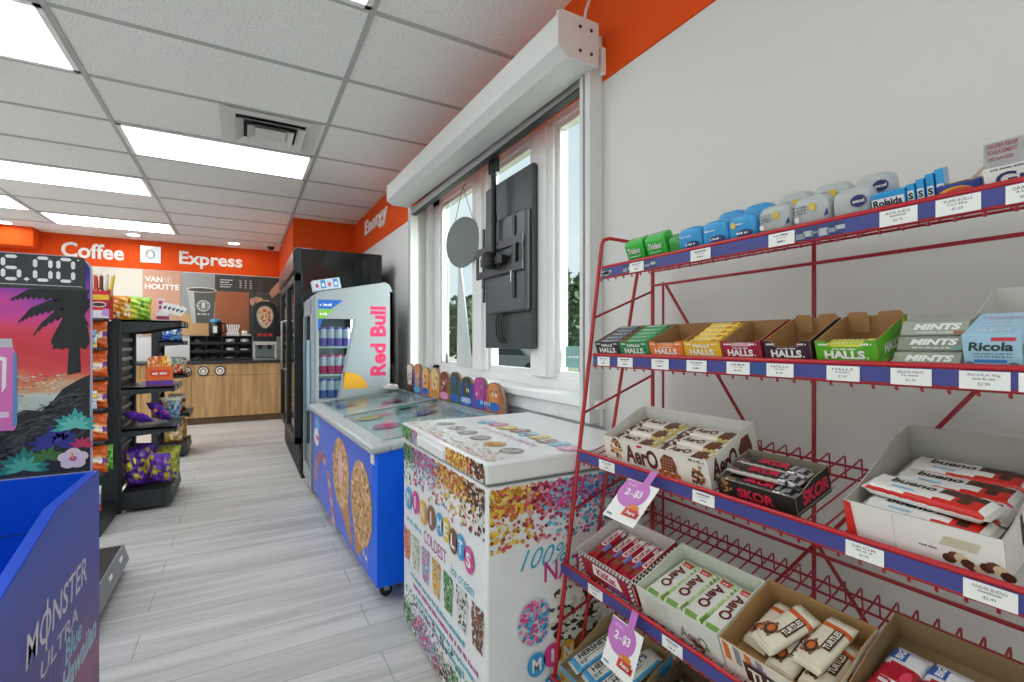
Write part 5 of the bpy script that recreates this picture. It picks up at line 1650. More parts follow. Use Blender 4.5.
for k, (xf, zr, ti) in SHELF.items():
    sh = root('shelf', None, None, (0, 0, 0))
    sh.parent = rack
    sh.matrix_parent_inverse = Matrix()
    sh.matrix_local = Matrix()
    tt = math.tan(ti)
    RE = {1: 1.072, 2: 1.086}.get(k, RY1)          # the two upper rails stop short of the post
    zb = zr + (1.10 - xf) * tt - .004
    m = MB()
    n = int((RE - RY0) / .0313)
    for i in range(n + 1):
        y = RY0 + .008 + i * .0313
        m.tube([(xf - .008, y, zr - .006 - .021), (xf - .004, y, zr - .006), (1.075, y, zr - .006 + (1.075 - xf) * tt), (1.098, y, zb), (1.104, y, zb - .001), (1.108, y, zb - .046)], .0019, RDK, 5)
    wg = part('shelf_grate', m, sh, True, angle=60)
    part('back_rail', MB().tube([(1.104, RY0, zb - .020), (1.104, RY1, zb - .020)], .0028, RDK, 6), sh, True, angle=60)
    part('back_rail', MB().tube([(1.108, RY0, zb - .046), (1.108, RY1, zb - .046)], .0028, RDK, 6), sh, True, angle=60)
    m = MB()
    m.tube([(xf - .009, RY0, zr + .003), (xf - .009, RE, zr + .003)], .0048, RBR, 8)
    m.tube([(xf - .003, RY0, zr - .001), (xf - .003, RE, zr - .001)], .0036, RBR, 8)
    m.tube([(xf - .009, RY0, zr - .0265), (xf - .009, RE, zr - .0265)], .0036, RDK, 8)
    for i in range(n + 1):
        y = RY0 + .008 + i * .0313
        m.tube([(xf - .009, y, zr - .0275), (xf - .010, y, zr - .0335), (xf - .007, y, zr - .035)], .0022, RDK, 5)
    part('price_rail', m, sh, True, angle=60)
    m = MB().box((xf - .0125, RY0 + .002, zr - .0245), (xf - .011, RE + (.014 if k == 4 else -.002), zr - .001), BAND)
    if k == 1:
        for ya, yb in ((RE - .005, 1.035), (.985, .865), (.52, .44)):
            m.box((xf - .0130, ya, zr - .024), (xf - .0125, yb, zr - .003), P('#2f3c6a', .5))
            for q in range(6):
                yy = ya + (yb - ya) * (q + .5) / 6
                m.box((xf - .0133, yy - .008, zr - .022 + .003 * (q % 3)), (xf - .0130, yy + .008, zr - .012 + .003 * (q % 2)), P('#b9c0c4' if q % 2 else '#8d98a6', .5))
    if k == 2:
        m.box((xf - .0130, RE - .003, zr - .024), (xf - .0125, 1.075, zr - .003), P('#2f6a9a', .5))
        m.box((xf - .0130, .60, zr - .024), (xf - .0125, .565, zr - .003), P('#2c4f8a', .5))
    part('label_strip', m, sh, True)
    for j, (ua, ub, tx) in enumerate(TAGS[k]):
        ya, yb = rail_y(ua, xf - .0125), rail_y(ub, xf - .0125)
        w = ya - yb
        g = MB().box((xf - .0142, yb, zr - .0265), (xf - .0135, ya, zr - .002), PAPER)
        ink = P('#55565a', .6)
        O_ = (xf - .0142, ya, 0)
        fr_ = lambda b, x_, z_, w_, h_: g.text(b, (xf - .0142, ya - x_, zr + z_), (0, -1, 0), (0, 0, 1), w_, h_, ink, .0, lift=.0003)
        if tx:
            fr_(tx[0], w * .18, -.0095, w * .64, .0042)
            g.scrawl((xf - .0142, ya - w * .28, zr - .0135), (0, -1, 0), (0, 0, 1), w * .44, .0028, P('#9a9a9c', .6), j + 3, lift=.0003)
            fr_(tx[1], w * .38, -.0215, w * .24, .0044)
        else:
            g.scrawl((xf - .0142, ya - w * .2, zr - .0085), (0, -1, 0), (0, 0, 1), w * .6, .0035, ink, j + 5, lift=.0003)
            g.scrawl((xf - .0142, ya - w * .3, zr - .0128), (0, -1, 0), (0, 0, 1), w * .4, .0022, P('#9a9a9c', .6), j + 7, lift=.0003)
            g.scrawl((xf - .0142, ya - w * .35, zr - .0205), (0, -1, 0), (0, 0, 1), w * .3, .004, ink, j + 9, lift=.0003)
        part('price_label', g, sh, True)


def on_shelf(k, y, d=.006, turn=0.0):
    xf, zr, ti = SHELF[k]
    return TR((xf, y, zr)) @ RZ(-PI / 2) @ RX(ti) @ TR((0, d, -.0025)) @ RZ(turn)


def pieces(h, gap):
    """A print with wide gaps along its length, cut into its separate pieces."""
    ax = 0 if max(v[0] for v in h.v) - min(v[0] for v in h.v) > 1e-3 else 1
    iv = sorted((min(h.v[j][ax] for j in f), max(h.v[j][ax] for j in f), i) for i, f in enumerate(h.f))
    groups, hi = [], None
    for a, b, i in iv:
        if hi is None or a - hi > gap:
            groups.append([])
            hi = b
        groups[-1].append(i)
        hi = max(hi, b)
    if len(groups) == 1:
        return [h]
    out = []
    for g_ in groups:
        q = MB()
        q.mats = h.mats
        used = sorted({j for i in g_ for j in h.f[i]})
        at = {j: n for n, j in enumerate(used)}
        q.v = [h.v[j] for j in used]
        q.f, q.fm = [tuple(at[j] for j in h.f[i]) for i in g_], [h.fm[i] for i in g_]
        out.append(q)
    return out


def carton(label, M, w, d, hf, prof, outer, inner, floor=.0, back=None, notch=None, name='candy_carton', cat='carton', flaps=False, fn=None, tk=.0022, side_outer=None):
    """Open display carton: x right, y back, z up. prof: the side wall's top edge, front to back; notch: (x0, x1, z) cut in the front wall."""
    o, i = P(outer, .5), P(inner, .75, noise=.1)
    so = P(side_outer, .5) if side_outer else o
    m = MB()
    m.box((0, 0, 0), (w, d, tk), [o, i, o, o, o, o])
    if floor > tk:
        m.box((tk, tk, floor - .002), (w - tk, d - tk, floor), i)
    hb = back if back else prof[-1][1]
    # front wall
    if notch:
        x0, x1, zn = notch
        pts = [(0, tk), (w, tk), (w, hf), (x1 + .006, hf), (x1, zn), (x0, zn), (x0 - .006, hf), (0, hf)]
    else:
        pts = [(0, tk), (w, tk), (w, hf), (0, hf)]
    A = [m.p((x, 0, z)) for x, z in pts]
    B = [m.p((x, tk, z)) for x, z in pts]
    m.face(A, o)
    m.face(B[::-1], i)
    for q in range(len(pts)):
        r = (q + 1) % len(pts)
        m.face((A[r], A[q], B[q], B[r]), i)
    m.box((0, d - tk, tk), (w, d, hb), [i, i, i, o, o, o])
    for x0, x1, ca, cb in ((0, tk, so, i), (w - tk, w, i, so)):
        pp = [(tk, tk), (d - tk, tk), (d - tk, prof[-1][1])] + [(min(max(y, tk), d - tk), z) for y, z in prof[::-1]]
        A = [m.p((x0, y, z)) for y, z in pp]
        B = [m.p((x1, y, z)) for y, z in pp]
        m.face(A[::-1], ca)
        m.face(B, cb)
        for q in range(len(pp)):
            r = (q + 1) % len(pp)
            m.face((A[q], A[r], B[r], B[q]), i)
    if flaps:
        for x0, sg in ((tk + .0005, 1), (w - tk - .0005, -1)):
            y1 = d - tk - .001
            pts = [(x0 + sg * .001, y1, hb - .03), (x0 + sg * w * .40, y1 - .004, hb - .03), (x0 + sg * w * .40, y1 - .004, hb + .002), (x0 + sg * w * .36, y1 - .003, hb + .008), (x0 + sg * .006, y1, hb + .008), (x0 + sg * .001, y1, hb + .003)]
            m.poly(pts, i)
            m.poly([(x, y + .0012, z) for x, y, z in reversed(pts)], i)
    c = one(name, m, label, cat, M)
    if fn:
        g = MB()
        fn(g)
        for nm, sel in (('front_print', lambda f: all(g.v[i][1] < -.0001 for i in f)), ('side_print', lambda f: not all(g.v[i][1] < -.0001 for i in f))):
            h = MB()
            h.v, h.mats = g.v, g.mats
            keep = [i for i, f in enumerate(g.f) if sel(f)]
            if keep:
                used = sorted({j for i in keep for j in g.f[i]})
                at = {j: n for n, j in enumerate(used)}
                h.v = [g.v[j] for j in used]
                h.f, h.fm = [tuple(at[j] for j in g.f[i]) for i in keep], [g.fm[i] for i in keep]
                for q in pieces(h, .012):
                    part(nm, q, c)
    return c


def bar_mesh(name, L, Wd, Hh, cf, fn=None, e=.55, crimp=.10):
    """Flow-wrapped bar along x, resting on z = 0. cf(u, s, top): face material."""
    m = MB()
    def shp(u, v):
        a, th = 2 * u - 1, 2 * PI * v
        k = 1 - abs(a)
        f = 1.0 if k > crimp * 1.6 else (.10 if k < crimp * .75 else .10 + .90 * (k - crimp * .75) / (crimp * .85)) ** .7 if k >= crimp * .75 else .06
        c, s_ = math.cos(th), math.sin(th)
        y = Wd / 2 * math.copysign(abs(c) ** e, c) * (.96 if k < crimp * .8 else 1)
        z = Hh / 2 * math.copysign(abs(s_) ** e, s_) * f
        rip = .0006 * math.sin(28 * a) if k > crimp else .0
        return (L / 2 * a, y, Hh / 2 + z + rip * (1 if s_ > 0 else 0))
    def mf(u, v):
        th = 2 * PI * v
        return cf(2 * u - 1, math.cos(th), math.sin(th) > -.05)
    I = m.grid(shp, 24, 16, mf, wrapv=True)
    m.face(I[0][:], cf(-1, 0, True))
    m.face(I[-1][::-1], cf(1, 0, True))
    if fn: fn(m, Hh + .0008)
    return mesh_of(name, m, None, 50)


def bars(name, me, cat, group, items):
    for M, label in items:
        o = bpy.data.objects.new(name, me)
        COL.objects.link(o)
        o.matrix_world = M
        tagp(o, label, cat, group)

Fx, Ux, Tz = (1, 0, 0), (0, 0, 1), (0, 1, 0)
# ---------------------------------------------------------------- second shelf: lozenge cartons
HG = {}
def halls(x0, w, colour, dark, label, full, inner='#a67c4e', stick=None, nsticks=5, notch=True, white='#f4f2ee'):
    M = on_shelf(2, x0)
    d, hf, hb = .112, .042, .056
    def fn(g):
        z0 = .0105
        g.text('HALLS', (w * .15, 0, z0), Fx, Ux, w * .66, .0145, P(white, .5), .045, lift=.0007)
        g.disc(w * .85, z0 + .002, .0016, .0016, (0, 0, 0), Fx, Ux, P(white, .5), 8, .0007)
        for xa in (.03, w - .022):
            g.scrawl((xa if xa < .04 else xa, 0, .034), Fx, Ux, .016, .004, P(white, .5), 5, lift=.0007) if xa > .04 else g.scrawl((.006, 0, .034), Fx, Ux, .016, .004, P(white, .5), 6, lift=.0007)
        if full:
            g.text('HALLS', (w * .27, 0, .028), Fx, Ux, w * .45, .008, P(white, .5), .04, lift=.0007)
        else:
            g.scrawl((w * .3, 0, .0265), Fx, Ux, w * .4, .003, P(white, .5), 8, lift=.0007)
        g.flat([(.0, .0005), (w, .0005), (w, .004), (0, .004)], (0, 0, 0), Fx, Ux, P(dark, .5), .0006)
        if notch == 'lime':
            g.text('HALLS', (w, .022, .014), Tz, (0, .18, 1), .050, .016, P(white, .5), .045, lift=.0007)
            g.disc(.095, .045, .007, .010, (w, 0, 0), Tz, Ux, P('#e8b03a', .5), 12, .0008)
    prof = [(0, hf), (.012, hf + .001), (.095, hb), (d, hb)]
    c = carton(label[0], M, w, d, hf, prof, colour, inner, .0, hb, None if full else (w * .24, w * .76, .031), 'lozenge_carton', flaps=label[0][0] in 'dl', fn=fn)
    if stick:
        L = w - .010
        cs = [P(stick[0], .3, coat=.3), P(stick[1], .3, coat=.3)]
        def sf(mm, z):
            mm.text('HALLS', (-L * .28, -.0045, z), Fx, Tz, L * .46, .008, P(stick[2], .5), .03)
            mm.flat([(L * .24, -.005), (L * .36, -.005), (L * .36, .005), (L * .24, .005)], (0, 0, z), Fx, Tz, P(stick[3], .5))
        me = bar_mesh('lozenge_stick', L, .0195, .017, lambda u, s_, t_: cs[1] if abs(u) > .8 else cs[0], sf, e=.6, crimp=.08)
        it = []
        for j in range(nsticks):
            y = .014 + .0198 * j
            z = (.0240 + (.017 / .08) * (y - .014)) if full else .0165
            it.append((M @ TR((w / 2, y, z)) @ RX(.22 if full else 0), label[1] % (ORD[j] if nsticks > 1 else '')))
        bars('lozenge_stick', me, 'lozenge stick', label[2], it)
        # hidden packing under the sticks
        if full:
            part('packing', MB().prism([(.004, .0025), (.108, .0025), (.108, .0415), (.004, .0210)], lambda u, v, s: (s, u, v), .0035, w - .0035, P(inner, .8)), c)
        else:
            part('packing', MB().box((.0035, .004, .0025), (w - .0035, .004 + .0205 * nsticks + .004, .016), P(inner, .8)), c)
    return c
halls(1.085, .098, '#25303a', '#1a2228', ('black lozenge carton full of sticks at the left end of the second shelf', '%s black and silver lozenge stick from the front in the full black carton', 'sticks in the black lozenge carton'), True, stick=('#5b6470', '#2a3440', '#d9dde0', '#8a949c'))
halls(.984, .102, '#1f8a4c', '#146a38', ('green lozenge carton full of sticks between the black and orange cartons', '%s green lozenge stick from the front in the full green carton', 'sticks in the green lozenge carton'), True, stick=('#2a9a5a', '#1c7a44', '#e6f0e6', '#7ac08a'))
halls(.878, .104, '#e87a30', '#c9601c', ('orange half-empty lozenge carton between the green and yellow cartons', '%sorange lozenge stick left in the orange carton', None), False, stick=('#f08a3c', '#e06c20', '#fff0e0', '#f4b070'), nsticks=1)
halls(.771, .096, '#e8b81f', '#c9971a', ('yellow lozenge carton full of sticks on the second shelf', '%s yellow lozenge stick from the front in the full yellow carton', 'sticks in the yellow lozenge carton'), True, stick=('#efc93a', '#dba91c', '#fff4c8', '#e0852c'))
halls(.672, .086, '#a01838', '#7a1028', ('cherry red lozenge carton, nearly empty, right of the full yellow one', '%scream lozenge stick left in the cherry red carton', None), False, stick=('#d9a0a8', '#b0485c', '#f6ecec', '#e6d0d0'), nsticks=1)
halls(.578, .087, '#3a2234', '#2a1626', ('dark plum lozenge carton standing empty right of the cherry red one', '', ''), False)
halls(.482, .094, '#5cae1e', '#3f8a14', ('lime green half-empty lozenge carton with lettering on its right side', '%s yellow lozenge stick from the front in the lime green carton', 'sticks in the lime green carton'), False, stick=('#d6dc3c', '#a8c82a', '#f4f6c8', '#eef070'), nsticks=2, notch='lime')

# breath mints: three flat boxes stepped back
MT = ['#9fa593', '#8f9584', '#a6ab9a']
prevz = 0
M0 = on_shelf(2, .372)
st = part  # (alias kept short)
for k, (dy, z) in enumerate(((.0, 0.0), (.022, .0185), (.040, .037))):
    sl = P(MT[k], .35, coat=.2)
    m = MB().prism([(0, 0), (.062, 0), (.062, .0182), (.016, .0182)], lambda u, v, s: (s, u, v), 0, .082, sl)
    o = one('mint_box', m, 'silver green mint box, %s of the three stepped boxes' % ('lowest and frontmost', 'middle', 'topmost and rearmost')[k], 'mint box', M0 @ TR((0, dy, z + .0003 * k)), 'stepped silver green mint boxes', bev=.001)
    uf = (0, .016, .0182)
    g = MB().text('MINTS', (.016, .0065, .0074), Fx, uf, .058, .0105, P('#eef0ea', .4), .05, .2, lift=.0008)
    g.scrawl((.02, .003, .0034), Fx, uf, .05, .0025, P('#e2e5dc', .4), 4 + k, lift=.0008)
    g.flat([(.066, .002), (.079, .002), (.079, .008), (.066, .008)], (0, 0, 0), Fx, uf, P('#7aa89a' if k % 2 else '#a6705a', .5), .0008)
    g.flat([(.001, .0005), (.081, .0005), (.081, .0016), (.001, .0016)], (0, 0, 0), Fx, uf, P('#5a5e56', .5), .0007)
    part('print', g, o)
# light blue herb drop box
M = on_shelf(2, .2835)
m = MB()
LB = P('#a9d0e6', .4)
m.prism([(0, 0), (.078, 0), (.078, .060), (.022, .052), (0, .050)], lambda u, v, s: (s, u, v), 0, .0585, LB)
o = one('herb_drop_box', m, 'light blue herb drop box near the right end of the second shelf', 'candy box', M, bev=.001)
g = MB().text('Ricola', (.006, 0, .027), Fx, Ux, .045, .0125, P('#2a3a30', .5), .03, .15, lift=.0006)
g.flat([(.030, .041), (.054, .041), (.055, .046), (.031, .046)], (0, 0, 0), Fx, Ux, P('#d83a4a', .5), .0006)
g.scrawl((.01, 0, .022), Fx, Ux, .04, .0025, P('#6a8a9a', .5), 3, lift=.0006).scrawl((.01, 0, .018), Fx, Ux, .04, .0025, P('#6a8a9a', .5), 4, lift=.0006)
g.flat([(.011, .011), (.044, .011), (.044, .015), (.011, .015)], (0, 0, 0), Fx, Ux, P('#3a8ad0', .5), .0006)
for xx in (.006, .050):
    g.disc(xx, .008, .005, .004, (0, 0, 0), Fx, Ux, P('#5a8a8a', .5), 8, .0006)
g.disc(.028, .004, .009, .004, (0, 0, 0), Fx, Ux, P('#b8895a', .5), 10, .0006)
g.scrawl((.012, .012, .0515), Fx, (0, 1, .2), .035, .004, P('#e6f0f4', .5), 5, lift=.0012)
for j in range(4):
    g.scrawl((.010, .03 + .011 * j, .0545 + .0015 * j), Fx, (0, 1, .14), .04, .004, P('#d86a90' if j == 2 else '#dce9f0', .5), 8 + j, lift=.0012)
g.flat([(.004, .004), (.074, .004), (.074, .04), (.004, .034)], (.0585, 0, 0), Tz, Ux, P('#7aa04a', .5), .0006)
part('print', g, o)
carton('plain white open carton at the right end of the second shelf', on_shelf(2, .300, .10), .14, .10, .045, [(0, .05), (.02, .052), (.1, .072)], '#e6e4e0', '#dcdad4', .0, .072)

# ---------------------------------------------------------------- top shelf: gum, mints, stomach tablets
def squircle(w, h, d, e1, e2, mf, nu=10, nv=20, taper=.0):
    m = MB()
    pw = lambda c, e: math.copysign(abs(c) ** e, c)
    def fn(u, v):
        ph, th = PI * (u - .5), 2 * PI * v
        z = pw(math.sin(ph), e1)
        r = pw(math.cos(ph), e1)
        k = 1 - taper * (z + 1) / 2
        return (w / 2 * r * pw(math.cos(th), e2) * k, d / 2 * r * pw(math.sin(th), e2) * k, h / 2 * (1 + z))
    m.grid(fn, nu, nv, mf, wrapv=True)
    return m
GR = [P('#2fb83a', .25, coat=.4), P('#1f8f2c', .3, coat=.3)]
for k, (y, lb) in enumerate(((.985, 'bright green gum box at the left end of the top shelf'), (.912, 'bright green gum box second from the left on the top shelf'))):
    M = on_shelf(1, y, .012) @ RX(.12)
    m = MB().prism([(0, 0), (.036, 0), (.040, .04), (.034, .062), (.008, .058), (0, .05)], lambda u, v, s: (s, u, v), 0, .064, GR[0])
    o = one('gum_box', m, lb, 'gum', M, 'green gum boxes', bev=.004)
    g = MB().text('Trident', (.012, 0, .026), Fx, (.15, 0, 1), .044, .014, P('#1c3a2c', .5), .02, .2, lift=.0028)
    g.text('Trident', (.0113, 0, .0268), Fx, (.15, 0, 1), .044, .014, PAPER, .02, .2, lift=.0034)
    g.scrawl((.012, 0, .017), Fx, Ux, .04, .004, P('#cfe8d0', .5), 2 + k, lift=.0028)
    g.flat([(.004, .010), (.06, .010), (.06, .0135), (.004, .0135)], (0, 0, 0), Fx, Ux, P('#1f7a2c', .5), .0026)
    part('print', g, o)
    part('tray_lip', MB().box((-.002, -.0035, .003), (.066, -.0005, .012), GR[1]), o)
m = MB().prism([(0, 0), (.036, 0), (.036, .04), (.026, .05), (.004, .046), (0, .04)], lambda u, v, s: (s, u, v), 0, .046, GR[1])
o = one('gum_box', m, 'darker green dotted gum box right of the two bright ones', 'gum', on_shelf(1, .842, .014), bev=.004)
g = MB()
for a in range(7):
    for b in range(6):
        g.disc(.006 + .0058 * a, .008 + .0062 * b, .0015, .0015, (0, 0, 0), Fx, Ux, P('#5cd860', .4), 6, .0008)
part('print', g, o)

def gum_pack(label, Y, dep, lift_, c1, c2, logo, turn, seed, w=.068, h=.056):
    a, b, lw = P(c1, .3, coat=.2), P(c2, .3), P('#e9edf0', .4)
    M = on_shelf(1, Y, dep) @ TR((w / 2, .022, lift_)) @ RZ(turn) @ RX(-.10)
    def mf(u, v):
        if u < .26: return lw if logo == 'blue' and u > .12 else b
        return a
    m = squircle(w, h, .042, .55, .45, mf, 12, 22, .10)
    o = one('mint_pack', m, label, 'mint pack', M, None, angle=60)
    g = MB()
    Og = (-w / 2, -.0222, 0)
    if logo == 'blue':
        g.disc(w * .62, h * .28, w * .26, h * .13, Og, Fx, Ux, P('#23356e', .4), 16, .0003)
        g.scrawl((-w * .14, -.0222, h * .255), Fx, Ux, w * .36, .005, PAPER, seed, lift=.0008)
        g.scrawl((-w * .3, -.0222, h * .60), Fx, Ux, w * .4, .004, P('#cfe6f4', .4), seed + 1, lift=.0006)
        if seed % 2: g.flat([(w * .22, h * .5), (w * .34, h * .5), (w * .34, h * .72), (w * .22, h * .72)], Og, Fx, Ux, P('#e8c83a', .4), .0008)
    elif logo == 'flag':
        g.flat([(w * .52, h * .52), (w * .66, h * .52), (w * .66, h * .74), (w * .52, h * .74)], Og, Fx, Ux, P('#e8c02c', .4), .0008)
        for q in range(3):
            g.scrawl((-w * .40, -.0222, h * (.66 - .10 * q)), Fx, Ux, w * .34, .0035, P('#6a6e72', .4), seed + q, lift=.0006)
        g.flat([(w * .84, h * .26), (w * .97, h * .30), (w * .95, h * .5), (w * .90, h * .44)], Og, Fx, Ux, P('#2c4a86', .4), .0008)
        g.flat([(w * .1, h * .22), (w * .22, h * .22), (w * .22, h * .38), (w * .1, h * .38)], Og, Fx, Ux, PAPER, .0008)
    else:
        g.disc(w * .70, h * .52, w * .19, h * .19, Og, Fx, Ux, P('#1f2f66', .4), 18, .0006)
        g.text('excel', (w * .07, -.0222, h * .47), Fx, Ux, w * .27, h * .11, PAPER, .02, lift=.0012)
    part('print', g, o)
BLU, SIL = ('#2f9ad6', '#2378b8'), ('#b9bdbd', '#9ea3a3')
gum_pack('sky blue mint pack directly right of the dotted green box, front row', .812, .004, .0, *BLU, 'blue', .12, 2)
gum_pack('sky blue mint pack in the middle of the three front ones', .744, .004, .0, *BLU, 'blue', .10, 4)
gum_pack('sky blue mint pack with a yellow mark, beside the silver packs', .678, .004, .0, *BLU, 'blue', .05, 5)
gum_pack('sky blue mint pack in the back row behind the other blue ones', .745, .062, .012, *BLU, 'blue', .1, 6)
gum_pack('sky blue mint pack in the back row, nearest the silver packs', .680, .062, .012, *BLU, 'blue', .1, 8)
gum_pack('silver mint pack with a yellow mark, directly right of the blue ones', .608, .004, .0, *SIL, 'flag', .05, 11)
gum_pack('silver mint pack with a yellow mark, second of the front silver row', .539, .004, .0, *SIL, 'flag', .05, 13)
gum_pack('silver mint pack with a round navy logo, front row beside the blue tablets box', .470, .004, .0, *SIL, 'round', .05, 15, .064, .052)
gum_pack('silver mint pack behind the first silver one', .600, .062, .014, *SIL, 'flag', .1, 17)
gum_pack('silver mint pack behind the second silver one', .532, .062, .014, *SIL, 'flag', .1, 19)
gum_pack('silver mint pack with a round navy logo in the back row', .460, .062, .016, *SIL, 'round', .1, 21, .062, .050)
# blue stomach tablet packs, fanned
for k in range(5):
    M = on_shelf(1, .405 - .0265 * k if k == 0 else .405 - .036 - .0108 * k, .004 + .004 * k) @ RZ(.06 * k) @ TR((0, 0, .0002))
    w = .046 if k == 0 else .0100
    h = .033 if k == 0 else .032 + .004 * k
    m = MB().box((0, 0, 0), (w, .075, h), P('#1f9ad8', .3, coat=.2))
    o = one('tablet_pack', m, ('long blue tablet pack with bold lettering lying frontmost of its row', 'blue tablet pack standing next to the lettered one', 'blue tablet pack, middle of the fanned row', 'blue tablet pack, fourth of the fanned row', 'tallest blue tablet pack at the right end of the fanned row')[k], 'tablet pack', M, 'blue tablet packs on the top shelf', bev=.0015)
    g = MB()
    if k == 0:
        g.flat([(.001, .009), (w - .001, .009), (w - .001, .024), (.001, .024)], (0, 0, 0), Fx, Ux, P('#e9eef0', .4), .0006)
        g.text('Rolaids', (.003, 0, .0108), Fx, Ux, w - .007, .0115, P('#16202c', .5), .04, lift=.0010)
    else:
        g.flat([(.0012, .010), (w - .001, .010), (w - .001, .026), (.0012, .026)], (0, 0, 0), Fx, Ux, P('#e9eef0', .4), .0006)
        g.text('S', (.0022, 0, .0130), Fx, Ux, .0060, .010, P('#16202c', .5), .04, lift=.0010)
    part('print', g, o)
M = on_shelf(1, .322, .006)
m = MB().box((0, 0, 0), (.050, .07, .022), [P('#20307a', .35)] * 2 + [P('#25388a', .35)] * 4)
o = one('tablet_box', m, 'navy, yellow and orange tablet roll box between the blue tablets and the white box', 'tablet box', M @ RZ(.1), bev=.002)
g = MB().disc(.022, .010, .019, .008, (0, 0, 0), Fx, Ux, P('#e8b02c', .4), 16, .0006).disc(.026, .011, .014, .005, (0, 0, 0), Fx, Ux, P('#d8552c', .4), 16, .001)
g.disc(.022, .03, .02, .018, (0, 0, .022), Fx, Tz, P('#e8c84a', .4), 16, .0006).disc(.026, .032, .014, .010, (0, 0, .022), Fx, Tz, P('#c8402c', .4), 14, .001)
part('print', g, o)
part('clear_flap', MB().prism([(.045, .021), (.052, .021), (.066, .036), (.062, .036)], lambda u, v, s: (u - .01, s, v), .004, .006, P('#b8a890', .5)), o)
M = on_shelf(1, .268, .004)
m = MB().box((0, 0, 0), (.11, .075, .031), P('#e9e8e6', .45))
o = one('medicine_box', m, 'white nausea medicine box with a raised lid at the right end of the top shelf', 'medicine box', M, bev=.0012)
g = MB().text('Gravol', (.012, 0, .004), Fx, Ux, .085, .019, P('#1c2a5a', .5), .03, lift=.0006)
g.scrawl((.008, 0, .027), Fx, Ux, .09, .0025, P('#44464c', .5), 3, lift=.0006)
part('print', g, o)
m = MB().poly([(-.008, .0, 0), (.112, 0, 0), (.112, .0, .034), (-.006, 0, .034)], P('#e4e3e2', .5))
m.box((-.008, -.0, 0), (.112, .0016, .034), P('#e4e3e2', .5))
for j, tx in enumerate(('NAUSEA RELIEF', 'SOULAGEMENT', 'DES NAUSÉES')):
    m.text(tx, (-.002, 0, .0255 - .0085 * j), Fx, Ux, (.031, .030, .026)[j], .0056, P('#b03a56', .5), .01, lift=.0008)
part('raised_lid', m, o).matrix_local = TR((0, .030, .0315)) @ RX(-.15)

# ---------------------------------------------------------------- third shelf
WHT = '#e9e4da'
def _aero(g, w=.330, d=.165):
    for k in range(34):
        a = rng.uniform(0, 6.3)
        r = math.sqrt(rng.random())
        g.disc(.045 + .022 * r * math.cos(a), .036 + .026 * r * math.sin(a), .0048, .0048, (0, 0, 0), Fx, Ux, P(rng.choice(('#7a4a2a', '#b8793c', '#4a2a18', '#d09a54')), .5), 7, .0006 + k * 1e-6)
    g.text('AerO', (.080, 0, .008), Fx, Ux, .108, .047, P('#5a2620', .5), .035, lift=.0008)
    g.flat([(.125, .053), (.143, .055), (.143, .061), (.125, .059)], (0, 0, 0), Fx, Ux, P('#c8283c', .5), .0009)
    g.flat([(.197, .014), (.240, .014), (.243, .03), (.236, .052), (.212, .055), (.196, .038)], (0, 0, 0), Fx, Ux, P('#7a3f28', .5), .0007)
    for k in range(16):
        g.disc(.203 + .0085 * (k % 4) + .004 * (k // 8), .020 + .008 * (k // 4), .0028, .0022, (0, 0, 0), Fx, Ux, P('#b88a6a', .5), 6, .0011)
    for k in range(9):
        g.disc(.19 + .007 * k, .008 + .004 * math.sin(k * 2), .006, .005, (0, 0, 0), Fx, Ux, P('#c8652c', .5), 7, .0010 + k * 1e-5)
    g.text('48 x 42 g', (.280, 0, .052), Fx, Ux, .042, .009, P('#3a3230', .5), .02, lift=.0008)
    for k in range(22):
        g.disc(.285 + .03 * rng.random(), .006 + .04 * rng.random() ** 1.4, .0048, .0045, (0, 0, 0), Fx, Ux, P(rng.choice(('#7a4a2a', '#4a2a18', '#b8793c')), .5), 7, .0007 + k * 1e-6)
    g.text('AerO', (w, .008, .016), Tz, (0, .1, 1), .082, .046, P('#5a2620', .5), .035, lift=.0008)
    g.flat([(.102, .02), (.142, .02), (.146, .045), (.138, .073), (.114, .070), (.100, .05)], (w, 0, 0), Tz, Ux, P('#6a3524', .5), .0007)
    for k in range(20):
        g.disc(.01 + .15 * rng.random(), .006 + .016 * rng.random(), .004, .004, (w, 0, 0), Tz, Ux, P(rng.choice(('#7a4a2a', '#b8793c')), .5), 7, .0008 + k * 1e-6)
rng = random.Random(77)
MA = on_shelf(3, 1.003, .010)
carton('wide cream carton with brown lettering and bubbly chocolate pictures on the third shelf', MA, .330, .165, .064, [(0, .064), (.03, .066), (.13, .088), (.165, .088)], '#ece6da', '#d9d5cd', .034, .090, fn=_aero)
ab = [P('#ece4d6', .35, coat=.2), P('#6a3a24', .4), P('#c8b46a', .4), P('#d8d0c4', .3)]
def aero_cf(u, s_, t_):
    if abs(u) > .9: return ab[3]
    if u > .34 and t_: return ab[1] if (u - .55) ** 2 * 9 + (s_ + .1) ** 2 < .55 else (ab[2] if s_ < -.6 or u > .8 else ab[0])
    if u < -.62 and t_: return ab[1] if (int(u * 30) + int(s_ * 3)) % 2 else ab[0]
    return ab[0]
def aero_txt(mm, z):
    mm.text('AerO', (-.042, -.011, z), Fx, Tz, .055, .021, P('#5a2620', .5), .035)
me = bar_mesh('chocolate_bar', .150, .046, .020, aero_cf, aero_txt)
it = []
for c in range(2):
    for r in range(3):
        it.append((MA @ TR((.086 + .158 * c, .036 + .048 * r, .0345 + .004 * r)) @ RZ(.05 * ((c + r) % 2) - .02), 'cream wrapped bubbly chocolate bar in the wide carton, %s column, %s row' % (('left', 'right')[c], ('front', 'middle', 'back')[r])))
bars('chocolate_bar', me, 'chocolate bar', 'bars in the wide cream carton', it)

